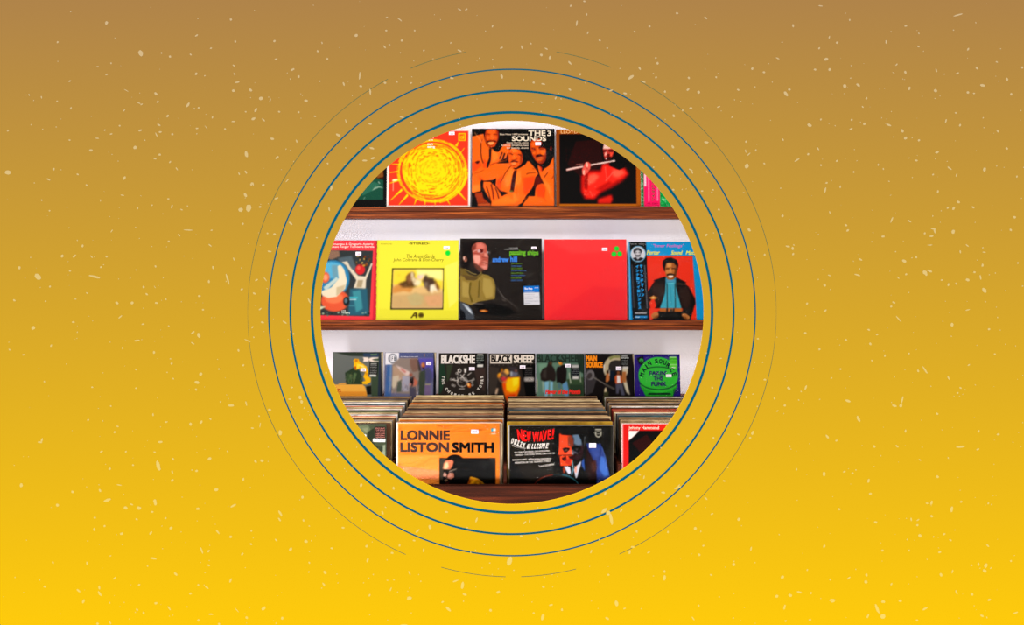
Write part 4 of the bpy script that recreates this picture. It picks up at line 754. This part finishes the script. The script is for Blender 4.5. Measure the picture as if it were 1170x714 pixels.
A = Art(550, 396, S3, (95, 92, 735, 748))
A.R('#2b2623', 95, 92, 735, 748).P('#3a332e', 100, 260, 240, 280, 200, 600, 100, 640).P('#141010', 540, 250, 735, 230, 735, 748, 620, 748)
W_ = '#e8dacb'
A.R(W_, 118, 106, 416, 224).T('#1c1814', 'BLACK', 132, 116, 404, 212, .05).T(W_, 'SHEEP', 440, 112, 716, 214, .05)
for x in (440, 505, 570, 618, 664): A.L(W_, 8, x, 212, x + 34, 212)
for i in range(10): A.R('#8c8478', 110 + i * 62, 240, 120 + i * 62, 248)
A.B(.8).P('#f06a18', 300, 400, 523, 402, 520, 560, 490, 640, 440, 748, 370, 748, 330, 680, 300, 580, 285, 500).P('#f8c010', 360, 420, 515, 405, 512, 520, 470, 590, 400, 600, 340, 570, 330, 490).P('#fbe028', 420, 412, 505, 408, 495, 500, 430, 530).P('#d83818', 330, 640, 470, 620, 430, 748, 380, 748).P('#e84818', 290, 480, 330, 450, 330, 560, 310, 590)
A.A('#c89468', 12, 310, 400, 72, 72, 60, 330, 16).E('#5c4038', 310, 385, 50, 50).E('#d83048', 302, 424, 34, 26).E('#e8a848', 345, 330, 30, 40, -30).E('#f8a020', 245, 370, 28, 20, -30).E('#c87018', 282, 310, 14, 22).P('#e88828', 215, 390, 260, 380, 262, 410, 225, 410)
A.P('#686878', 400, 320, 500, 340, 490, 390, 400, 400).P('#b8c0c8', 395, 330, 420, 325, 412, 390, 398, 395).P('#3c3438', 350, 262, 480, 270, 500, 330, 420, 330).P('#c06c50', 440, 320, 485, 310, 480, 330).L('#e8e0d8', 6, 505, 370, 520, 395).P('#f8c8a0', 190, 620, 205, 550, 230, 545, 215, 610, 200, 632).P('#fff0e0', 192, 622, 202, 600, 210, 608)
for _ in range(14): A.E(rr.choice(['#f8d890', '#a04828', '#e8a050', '#403030']), rr.uniform(250, 390), rr.uniform(330, 450), rr.uniform(5, 13), rr.uniform(4, 8), rr.uniform(0, 180), 7)
A.P('#100e0e', 584, 300, 706, 300, 700, 405, 584, 405).R('#d8d0c8', 582, 406, 712, 454).T('#6c6460', 'STEREO', 590, 414, 700, 446, .03).R('#a09890', 600, 280, 690, 294)
for i in range(4): A.T('#504c4c', ['THE NEW LP', 'AND MORE', 'LIMITED', 'SINGLE'][i], 592, 310 + i * 23, 692, 325 + i * 23, .01)
A.S(523, 248, 599, 291)
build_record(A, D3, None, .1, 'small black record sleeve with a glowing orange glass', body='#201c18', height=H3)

A = Art(604, 396, S3, (100, 94, 762, 748))
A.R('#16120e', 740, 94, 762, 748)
A.R('#5c7a68', 100, 94, 745, 748).P('#3c5448', 100, 94, 745, 94, 745, 220, 100, 215).P('#6c9078', 130, 230, 330, 215, 330, 380, 160, 420).P('#384c34', 520, 430, 745, 400, 745, 748, 530, 748).P('#24342a', 640, 100, 745, 94, 745, 360, 700, 330).P('#c8b898', 105, 430, 120, 430, 118, 600, 105, 600).P('#8ca494', 180, 450, 210, 460, 200, 600, 190, 600)
A.P('#a8b098', 560, 340, 580, 480, 565, 490, 545, 350).P('#a8b098', 700, 330, 715, 470, 700, 465, 690, 350).P('#2c3c2c', 560, 500, 740, 500, 740, 640, 560, 640)
A.T('#28342c', 'BLACKSHEEP', 110, 98, 738, 212, .035)
A.B(.5).P('#2a2422', 155, 360, 190, 290, 245, 268, 270, 200, 300, 178, 325, 200, 320, 250, 350, 290, 372, 360, 365, 450, 320, 465, 290, 440, 220, 465, 165, 440).P('#3a3430', 200, 320, 240, 300, 240, 420, 190, 400).E('#4c3828', 300, 215, 20, 30)
A.P('#201c1c', 372, 330, 390, 270, 430, 262, 455, 240, 510, 240, 520, 330, 512, 450, 455, 500, 420, 470, 380, 475).E('#c87828', 436, 214, 28, 32, -20).E('#e89838', 428, 212, 16, 20, -20).P('#101418', 400, 185, 440, 170, 470, 200, 465, 225, 440, 190)
A.P('#7cb0c8', 215, 460, 275, 455, 270, 560, 240, 748, 220, 748).P('#7cb0c8', 290, 455, 330, 460, 328, 560, 310, 748, 290, 748).P('#5c8cb4', 455, 500, 520, 455, 540, 560, 545, 748, 510, 748).P('#4c6c74', 400, 470, 430, 480, 440, 560, 400, 540)
A.T('#f0342c', 'Flavor of the Month', 225, 560, 700, 622, .06, .12)
A.P('#16181a', 572, 238, 698, 240, 694, 424, 572, 422).P('#b8b8b4', 585, 240, 684, 240, 682, 280, 590, 280).P('#d0ccc8', 596, 392, 682, 392, 680, 430, 596, 430)
for i in range(4): A.T('#707478', ['LP VERSION', 'REMIX', 'INSTRUMENTAL', 'ACAPELLA'][i], 584, 296 + i * 24, 686, 312 + i * 24, .01)
A.S(499, 230, 572, 273)
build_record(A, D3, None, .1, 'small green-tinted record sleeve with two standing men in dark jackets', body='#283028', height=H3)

A = Art(660, 396, S3, (100, 94, 770, 748))
A.P('#120f0d', 735, 94, 748, 94, 770, 300, 770, 748, 735, 748).P('#b8a488', 748, 94, 770, 94, 770, 300)  # pale tan wedge stands in for the warm wall shadow beside the sleeve
A.R('#1d1a1a', 100, 94, 745, 748).P('#3a3638', 110, 300, 190, 300, 260, 420, 200, 600, 110, 640).E('#6c6668', 172, 375, 56, 66, 15).E('#3c3636', 160, 385, 30, 44, 30).L('#7c746c', 12, 215, 405, 370, 495).L('#4c4640', 26, 370, 495, 500, 560)
A.B(.5).P('#b8a888', 355, 330, 352, 260, 380, 190, 430, 140, 500, 118, 575, 122, 580, 185, 520, 180, 460, 195, 430, 240, 420, 330, 400, 370, 372, 380).P('#7c8048', 430, 145, 500, 122, 572, 128, 570, 150, 490, 150, 440, 180).P('#e0d4c8', 352, 250, 372, 230, 365, 350, 356, 330).P('#2c2826', 430, 250, 460, 200, 520, 185, 580, 195, 590, 330, 430, 330)
for i in range(6): A.L('#423a34', 3, 440, 215 + i * 20, 585, 215 + i * 20)
A.P('#c0703c', 385, 400, 400, 330, 430, 320, 440, 350, 432, 440, 400, 470, 380, 460).E('#2a1c14', 412, 335, 18, 24).R('#d8d8d0', 428, 312, 440, 385).P('#18202c', 440, 320, 500, 320, 500, 440, 440, 450)
A.P('#c05028', 498, 400, 530, 370, 590, 375, 608, 430, 610, 480, 520, 500, 505, 470).P('#e4dcd8', 535, 380, 570, 380, 582, 475, 532, 480).E('#7c4428', 552, 345, 20, 24).P('#4c4c5c', 515, 490, 605, 485, 640, 640, 590, 640, 565, 540, 550, 620, 520, 620).P('#c8bca0', 608, 285, 685, 280, 680, 350, 650, 400, 690, 560, 705, 640, 660, 600, 620, 480, 610, 400).P('#a86434', 610, 330, 660, 330, 655, 470, 620, 470, 600, 420).P('#e0c8a0', 360, 560, 385, 530, 395, 600, 360, 640).P('#3c3c28', 355, 600, 420, 590, 400, 748, 350, 748)
A.T('#f58a1e', 'MAIN', 115, 118, 265, 192, .06).T('#f58a1e', 'SOURCE', 118, 202, 346, 278, .06)
A.P('#181818', 590, 118, 696, 120, 690, 262, 600, 258).P('#dcdcd8', 598, 120, 682, 120, 682, 134, 598, 134).P('#d8d4cc', 612, 262, 690, 262, 688, 288, 612, 288).T('#c8ccc8', 'REMASTER', 590, 142, 700, 160, .03)
for i in range(3): A.T('#8c908c', ['LP VERSION', 'INSTRUMENTAL', 'REMIX'][i], 604, 178 + i * 24, 690, 192 + i * 24, .01)
A.S(523, 264, 597, 311)
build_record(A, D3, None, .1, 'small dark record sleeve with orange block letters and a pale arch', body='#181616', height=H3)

A = Art(716, 396, 10.81, (98, 92, 662, 690))
A.R('#2c1e78', 98, 92, 662, 690).P('#22186a', 98, 92, 662, 92, 640, 130, 110, 120)
G, K_ = '#34c238', '#14122a'
A.E(G, 392, 345, 246, 218, 0, 36).P(G, 160, 450, 628, 450, 560, 600, 240, 600).P('#24a42c', 160, 455, 240, 520, 400, 560, 560, 520, 630, 460, 560, 600, 240, 600)
A.A(K_, 9, 392, 290, 160, 46, 200, 340, 14).A(K_, 10, 392, 395, 244, 118, 12, 168, 22).P('#0f1020', 270, 555, 530, 553, 545, 572, 260, 574).L(K_, 7, 580, 510, 580, 575).L(K_, 7, 580, 512, 625, 530).A(K_, 6, 605, 545, 18, 14, 0, 360, 8)
A.P('#141218', 125, 140, 205, 112, 225, 180, 190, 220, 155, 210).E('#38a84c', 184, 168, 24, 26).E('#14401c', 182, 175, 12, 10)
A.T('#2a2258', "FAKIN'", 282, 292, 496, 346, .07).T('#2a2258', 'THE', 330, 356, 452, 408, .07).T('#2a2258', 'FUNK', 302, 420, 490, 476, .07)
for ch, x, y, ro in (('M', 190, 338, -68), ('A', 212, 280, -50), ('I', 246, 240, -38), ('N', 285, 204, -26), ('S', 372, 176, -4), ('O', 424, 178, 6), ('U', 474, 194, 18), ('R', 518, 226, 36), ('C', 560, 280, 52), ('E', 588, 334, 70)):
    A.T(K_, ch, x - (8 if ch == 'I' else 21), y - 28, x + (8 if ch == 'I' else 21), y + 28, .045, 0, ro)
A.P('#58d032', 528, 122, 628, 122, 632, 272, 560, 275, 532, 200).R('#d8ecc8', 540, 122, 618, 132).R('#c8e8b8', 532, 214, 630, 222).P('#dce8d0', 556, 246, 608, 246, 606, 258, 556, 258)
for i in range(2): A.T('#207828', ['REMASTER', 'LP VERSION'][i], 538, 142 + i * 34, 622, 160 + i * 34, .02)
A.L('#8c88b8', 3, 230, 145, 280, 125).L('#8c88b8', 3, 480, 125, 520, 140).S(486, 333, 554, 368)
build_record(A, D3, None, .1, 'small violet record sleeve with a big green basketball', body='#201858', height=H3, plastic=True)

# ------------------------------------------------------------------ filed records in the bin
DF, DBK = 2.305, 2.79
HLP = .315
ZTOPF = PZ(484.5, DF)      # top of the front rows
ZBASE = ZTOPF - HLP
WP = .315
def crate_x(left_px): return PX(left_px, DF)
LEFT = {1: crate_x(325.0), 2: crate_x(453.0), 3: crate_x(580.5), 4: crate_x(711.5)}
FRONT = {1: 'camouflage', 2: 'orange', 3: 'trumpet player', 4: 'red-bordered'}
WORD = ['first', 'second', 'third', 'fourth', 'fifth', 'sixth', 'seventh', 'eighth', 'ninth', 'tenth', 'eleventh', 'twelfth', 'thirteenth', 'fourteenth', 'fifteenth', 'sixteenth', 'seventeenth', 'eighteenth', 'nineteenth', 'twentieth', 'twenty-first', 'twenty-second', 'twenty-third', 'twenty-fourth', 'twenty-fifth', 'twenty-sixth', 'twenty-seventh', 'twenty-eighth', 'twenty-ninth', 'thirtieth', 'thirty-first', 'thirty-second', 'thirty-third', 'thirty-fourth']
CN = {'cream': '#f0d8a4', 'white': '#f0e8e0', 'tan': '#b89468', 'brown': '#5c3c28', 'black': '#1c1614', 'orange': '#e87c28', 'red': '#d03c30', 'grey': '#8c8078', 'olive': '#6c7048', 'purple': '#40284c', 'teal': '#4c7078', 'coral': '#e07c58', 'charcoal': '#383028', 'sand': '#d8b888', 'green': '#4c6c44', 'yellow': '#eab83c'}
SEQ = {   # from the front backwards
 1: 'brown cream grey white tan brown cream coral white tan cream olive green grey white tan cream red white charcoal teal white grey cream tan charcoal grey brown tan charcoal grey',
 2: 'cream orange tan orange cream white brown grey tan coral tan sand brown tan purple black tan sand brown tan coral orange brown sand cream tan brown tan sand cream cream',
 3: 'yellow purple charcoal black brown cream sand tan black charcoal brown tan black charcoal teal grey tan sand brown tan grey sand tan brown cream tan sand black brown brown tan',
 4: 'tan cream sand cream brown tan white teal grey black white cream red coral red brown charcoal white tan black brown grey tan brown black tan olive brown white olive charcoal',
}
bm = bmesh.new(); TK = .0125
box(bm, 0, WP, 0, TK, 0, HLP, .0012)
proto_me = bpy.data.meshes.new('filed_sleeve'); bm.to_mesh(proto_me); bm.free(); proto_me.materials.append(M_CARD)
protos = {}
first = None
for cnum in (1, 2, 3, 4):
    names = SEQ[cnum].split()
    n = len(names)
    q = random.Random(40 + cnum)
    for i, cname in enumerate(names):
        y = DF + .008 + (DBK - DF - .02) * (i + .0) / (n - 1) 
        if first is None:
            o = bpy.data.objects.new('filed_record_sleeve', proto_me); first = o
        else:
            o = first.copy()
        COL.objects.link(o)
        front_row = (i == 0)
        o.location = (LEFT[cnum] + q.uniform(-.0035, .0035), y, ZBASE + (0 if i < 1 else q.uniform(-.0018, .002)))
        if cnum == 3 and i == 0: o.location.z = ZBASE + .0045
        o.rotation_euler = (0, 0, q.uniform(-.002, .002))
        c = hx(CN[cname]); j = q.uniform(.45, .85)
        o.color = (min(1, c[0] * j), min(1, c[1] * j), min(1, c[2] * j), 1)
        o.scale = (1, q.uniform(.5, .95), 1)
        o['label'] = '%s edged record sleeve, %s behind the %s front cover' % (cname, WORD[i], FRONT[cnum])
        o['category'] = 'record'
        o['group'] = 'records filed behind the %s front cover' % FRONT[cnum]

DFA = DF - .006
def front_art(ox, oy, s, left, top, wpx):   # whole-cover rect in zoom px; square at the front plane
    x0 = (left - ox) * s; y0 = (top - oy) * s
    return Art(ox, oy, s, (x0, y0, x0 + wpx * s, y0 + wpx * s))
A = front_art(372, 440, 7.14, 323.5, 484.5, 118)
A.R('#3c4334', -400, 300, 560, 1300).P('#565e48', 270, 330, 350, 325, 370, 360, 320, 400, 280, 380).P('#6c7058', 300, 350, 350, 345, 340, 390).P('#262c24', 350, 380, 400, 345, 400, 480, 440, 500, 400, 540, 330, 480).P('#7c8470', 380, 500, 430, 515, 460, 490, 490, 480, 492, 600, 440, 590).P('#30362c', 430, 500, 470, 490, 470, 530, 440, 560).P('#6c725c', 250, 400, 300, 420, 330, 470, 260, 460).P('#1c201a', 495, 320, 502, 320, 502, 900, 495, 900)
A.R('#251c1c', 404, 338, 490, 432).P('#dcd8dc', 390, 432, 492, 436, 490, 460, 388, 456).R('#dcdce0', 312, 400, 334, 430)
for i in range(6): A.T('#c07c70', ['FEATURING', 'THE SINGLE', 'ALL NIGHT', 'AND MORE', 'ORIGINAL', 'VERSION'][i], 410, 346 + i * 14, 484, 356 + i * 14, .02)
A.T('#686870', 'STEREO', 400, 440, 478, 452, .02)
build_record(A, DFA, None, .0, 'camouflage-green record cover fronting the leftmost stack in the bin', body='#202418', height=HLP)

A = front_art(446, 476, 6.87, 452.5, 483.0, 120.5)
x0, y0, x1, y1 = A.r
A.R('#f2822a', x0, y0, x1, y1).P('#f49038', 62, 48, 860, 42, 855, 60, 62, 66).P('#f6903a', 60, 300, 385, 300, 385, 540, 60, 540).R('#ece4e4', x0, y0, 60, y1).R('#8c7460', 856, y0, x1, y1).P('#f28a58', 60, 380, 380, 420, 380, 490, 60, 470)
A.T('#4a3430', 'LONNIE', 80, 105, 468, 185, .058).T('#4a3430', 'LISTON', 78, 200, 462, 277, .058).T('#140c0a', 'SMITH', 484, 200, 814, 280, .062)
A.R('#0a0707', 385, 322, 825, 900)
A.E('#161010', 505, 345, 66, 50).E('#140e0e', 525, 400, 56, 70)
A.F(500, 515, 15.87).B(.4).P('#3a342e', 40, 130, 165, 130, 110, 300, 100, 520, 40, 520).P('#141312', 160, 145, 220, 92, 310, 66, 400, 80, 462, 132, 470, 240, 440, 430, 320, 430, 290, 300, 290, 200, 240, 150)  # first soft grey patch paints in a hazy reflection
A.P('#c46c4c', 95, 325, 104, 230, 150, 165, 250, 158, 292, 190, 270, 260, 230, 335).B(.6).P('#ecc494', 110, 305, 130, 225, 180, 190, 200, 260, 180, 320, 120, 325).P('#e07050', 200, 180, 270, 170, 262, 240, 215, 240).B(.3).P('#1c1814', 130, 335, 218, 338, 208, 390, 150, 396).P('#dca08c', 98, 452, 124, 370, 146, 400, 168, 440, 145, 466).P('#a46450', 165, 445, 210, 388, 292, 400, 302, 470, 240, 512, 170, 490).P('#c88878', 180, 450, 230, 420, 260, 450, 200, 480)
A.L('#e0c8b0', 8, 215, 362, 270, 345, 345, 320).A('#d0a898', 7, 238, 385, 28, 26, 0, 360).L('#2c1814', 14, 125, 470, 180, 470).P('#8c6850', 124, 510, 170, 498, 190, 530, 140, 556).L('#281410', 8, 130, 500, 190, 495).P('#34140c', 140, 568, 220, 550, 200, 612, 140, 604)
A.P('#e09010', 540, 605, 590, 460, 640, 470, 740, 500, 800, 550, 865, 615, 900, 700, 540, 700).B(.6).P('#a84810', 535, 612, 560, 540, 600, 480, 585, 610).P('#f0a418', 620, 540, 700, 500, 750, 560, 690, 620, 640, 600).P('#a86010', 650, 610, 690, 560, 720, 620).P('#8c5010', 750, 560, 790, 560, 840, 615, 760, 615).B(.3).L('#f8c040', 7, 600, 462, 700, 492, 770, 525, 860, 612).F()
A.P('#20a0c8', 790, 95, 806, 88, 808, 112, 792, 118).P('#f0f0f0', 806, 88, 826, 92, 828, 112, 808, 112).R('#e04828', 792, 120, 828, 126).R('#f0d0b8', 792, 128, 828, 136)
A.S(634, 100, 692, 132)
build_record(A, DFA, None, .0, 'orange record cover with bold black letters, fronting second stack in the bin', body='#e8e0dc', height=HLP, plastic=True)

A = front_art(572, 476, 6.864, 580.3, 486.0, 120.5)
x0, y0, x1, y1 = A.r
A.R('#15130f', x0, y0, x1, y1).R('#c8c0b8', x0, y0, 70, 410).R('#54442c', x0, 410, 70, y1).R('#0c0a08', 75, 74, 862, y1).P('#221f1c', 75, 74, 430, 74, 400, 300, 420, 440, 350, 520, 200, 500, 75, 300).R('#2a2824', 862, y0, x1, y1)
A.F(635, 480, 9.39).B(.35).P('#0d0a0a', 30, 60, 260, 60, 320, 130, 330, 260, 300, 620, 30, 640)
A.P('#ea4826', 35, 155, 45, 130, 60, 155, 165, 165, 175, 230, 165, 320, 190, 340, 190, 400, 160, 485, 50, 487, 42, 380, 28, 372, 35, 260)
A.B(.6).P('#7c3424', 125, 175, 170, 160, 195, 225, 182, 300, 130, 270).P('#5a7088', 172, 155, 240, 148, 272, 210, 282, 262, 235, 270, 192, 250, 195, 200).P('#484854', 190, 270, 290, 265, 285, 365, 205, 370, 168, 335).P('#2c1c20', 245, 290, 300, 262, 290, 385, 230, 432, 190, 405, 185, 360, 230, 350).B(.3)
A.P('#0d0a0a', 36, 130, 50, 60, 250, 60, 305, 130, 312, 225, 292, 262, 272, 200, 240, 148, 165, 158, 60, 152).P('#1c0c0a', 68, 302, 100, 290, 150, 296, 138, 335, 92, 346).P('#0e0a0e', 165, 285, 210, 272, 262, 276, 266, 305, 240, 345, 192, 325).E('#d89c80', 112, 318, 6, 5).E('#b8a8a8', 224, 312, 6, 5)
A.P('#f65c3e', 128, 325, 168, 312, 182, 362, 120, 366).P('#8890a0', 165, 335, 185, 345, 195, 372, 175, 370).L('#140c0c', 8, 32, 378, 100, 372, 170, 370, 285, 362).P('#3c1410', 60, 402, 110, 382, 122, 440, 76, 432).P('#2a1210', 130, 386, 205, 372, 190, 425, 150, 412).P('#b83020', 110, 405, 165, 415, 160, 484, 100, 462).P('#140c0c', 50, 486, 160, 486, 150, 600, 40, 600)
A.P('#c8c8d8', 84, 496, 112, 490, 152, 500, 162, 565, 135, 575).P('#b8bac8', 190, 525, 272, 430, 266, 475, 232, 600, 215, 625).P('#d88c78', 200, 500, 225, 480, 222, 560, 206, 560).P('#8c3420', 76, 502, 102, 506, 100, 562, 78, 562).L('#68b0c8', 9, 176, 435, 186, 520, 168, 585).L('#e0a890', 4, 172, 430, 178, 500)
A.P('#2c4c98', 272, 455, 300, 400, 312, 540, 292, 525).P('#101216', 240, 560, 270, 480, 300, 520, 330, 660, 225, 660).P('#28387a', 325, 245, 480, 252, 502, 310, 545, 440, 580, 610, 575, 700, 440, 700, 425, 480, 350, 340)
A.B(.8).P('#3c64b4', 478, 380, 520, 395, 572, 585, 520, 605, 465, 520).P('#34488c', 370, 300, 470, 290, 480, 380, 420, 400).P('#241410', 318, 262, 365, 350, 425, 480, 440, 640, 350, 660, 320, 500).P('#40201a', 370, 450, 430, 420, 440, 520, 400, 560).B(.3).L('#4c70b8', 6, 495, 290, 545, 440).L('#141c40', 5, 478, 300, 470, 430).L('#c8dce8', 3, 308, 185, 306, 260).E('#e8f0f8', 315, 182, 4, 5).F()
A.A('#a03020', 6, 435, 560, 178, 108, 190, 262, 16).A('#3c90a8', 7, 435, 560, 182, 112, 285, 350, 16).A('#2c4c50', 5, 435, 560, 178, 108, 262, 285, 8).P('#100e0c', 280, 540, 330, 480, 440, 462, 560, 490, 610, 540, 610, 600, 280, 600)
for ch, xx0, yy0, xx1, yy1, sh_ in (('N', 138, 98, 178, 190, -.12), ('E', 180, 106, 205, 192, -.05), ('W', 204, 112, 238, 194, 0), ('W', 248, 116, 302, 196, 0), ('A', 300, 112, 334, 192, 0), ('V', 330, 106, 364, 186, .0), ('E', 366, 100, 392, 180, .05), ('!', 398, 92, 414, 176, .1)): A.T('#f2201e', ch, xx0, yy0, xx1, yy1, .03, sh_)
for i, ch in enumerate('DIZZY'): A.T('#ece4dc', ch, 80 + i * 22, 168 + i * 9, 98 + i * 22, 208 + i * 9, .045, .25)
for i, ch in enumerate('GILLESPIE'): A.T('#ece4dc', ch, 202 + i * 19 - (i > 6) * 3, 212 - (i * .8), (208 if ch == 'I' else 217) + i * 19, 250 - i * .4, .04, .25)
A.T('#c8c0b8', 'TRUMPET', 86, 232, 200, 244, .03, 0, 14)
for tname, a0, b0, a1, ro in (('IN A TRIBUTE TO BRAZIL: ONE NOTE, SAMBA', 108, 266, 384, -3), ('TANGO - THE MORE WAVE, LEAN ON ME', 112, 286, 424, -3), ('SWINGING SPIRIT - BOSSA NOVA, DESAFINADO', 92, 326, 398, -2), ('MONITOR OF THE TRUMPET STREET', 112, 346, 392, -3), ('LALO SCHIFRIN', 304, 372, 418, -9)): A.T('#d0c8c0', tname, a0, b0, a1, b0 + 14, .03, 0, ro)
A.P('#d8d4c0', 740, 96, 790, 96, 790, 104, 740, 104).A('#d8d4c0', 5, 765, 134, 22, 22, 0, 360, 16).L('#d8d4c0', 4, 742, 110, 742, 140).L('#d8d4c0', 4, 788, 110, 788, 140).L('#d8d4c0', 4, 742, 142, 765, 162).L('#d8d4c0', 4, 788, 142, 765, 162).L('#d8d4c0', 4, 746, 134, 786, 134)
A.S(693, 206, 748, 241)
build_record(A, DFA, None, .0, 'black record cover with red-lit trumpet player, fronting the third stack', body='#888078', height=HLP, plastic=True)

A = front_art(680, 440, 7.136, 710.5, 484.0, 120.5)
x0, y0, x1, y1 = A.r
A.R('#c2201e', x0, y0, x1, y1).R('#d8989a', x0, y0, 227, y1).R('#150504', 272, 370, 1000, 1200).P('#dcd0cc', 272, 370, 358, 372, 320, 410, 285, 440, 272, 450).P('#2a0806', 300, 470, 420, 400, 480, 480, 380, 560)
A.T('#f0c8b4', 'Johnny Hammond', 272, 334, 520, 366, .015)
build_record(A, DFA, None, .0, 'red-bordered record cover fronting the rightmost stack in the bin', body='#e0d4d4', height=HLP)

# ------------------------------------------------------------------ wooden record bin
root = bpy.data.objects.new('record_bin', None); COL.objects.link(root)
yf0 = DF - .045; root.location = (0, yf0, 0)
tag(root, 'dark brown wooden record bin with dividers holding stacks of filed records', 'record bin')
def part(name, x0, x1, y0, y1, z0, z1, bev=.002):
    bm = bmesh.new(); box(bm, x0, x1, y0 - yf0, y1 - yf0, z0, z1, bev); return obj(name, bm, M_BIN, root)
XB = LEFT[4] + WP + .02; XA = LEFT[1] - .02
zlip = PZ(555, yf0)
part('front_board', XA - .02, XB + .02, yf0, yf0 + .02, zlip - .2, zlip)
part('base_board', XA - .02, XB + .02, yf0 + .0201, DBK + .06, ZBASE - .03, ZBASE - .004)
part('back_board', XA - .02, XB + .02, DBK + .0101, DBK + .03, ZBASE - .0039, ZTOPF - .03)
xs = [XA - .0095, (LEFT[1] + WP + LEFT[2]) / 2, (LEFT[2] + WP + LEFT[3]) / 2, (LEFT[3] + WP + LEFT[4]) / 2, XB + .0095]
for x in xs: part('divider', x - .0045, x + .0045, yf0 + .0201, DBK + .01, ZBASE - .0039, ZC - .6)
for x in (XA + .01, XB - .01):
    for y in (yf0 + .06, DBK + .02): part('leg', x - .025, x + .025, y - .025, y + .025, 0, ZBASE - .0301)
# ledge that carries the small sleeves
zl = ZC + (CY - 403.5) / F * (D3 + H3 * math.sin(.1)) - H3 * math.cos(.1)
r2 = bpy.data.objects.new('wall_ledge', None); COL.objects.link(r2); r2.location = (0, YW, zl)
tag(r2, 'narrow dark wooden ledge behind the bin carrying the row of small sleeves', 'ledge')
bm = bmesh.new(); box(bm, -.95, .95, D3 - .035 - YW, 0, -.022, -.0015, .001); obj('board', bm, M_SHELF, r2)
for x in (-.7, 0, .7):
    bm = bmesh.new(); box(bm, x - .01, x + .01, D3 + .06 - YW, 0, -.12, -.0221, .001); obj('bracket', bm, M_SHELF, r2)
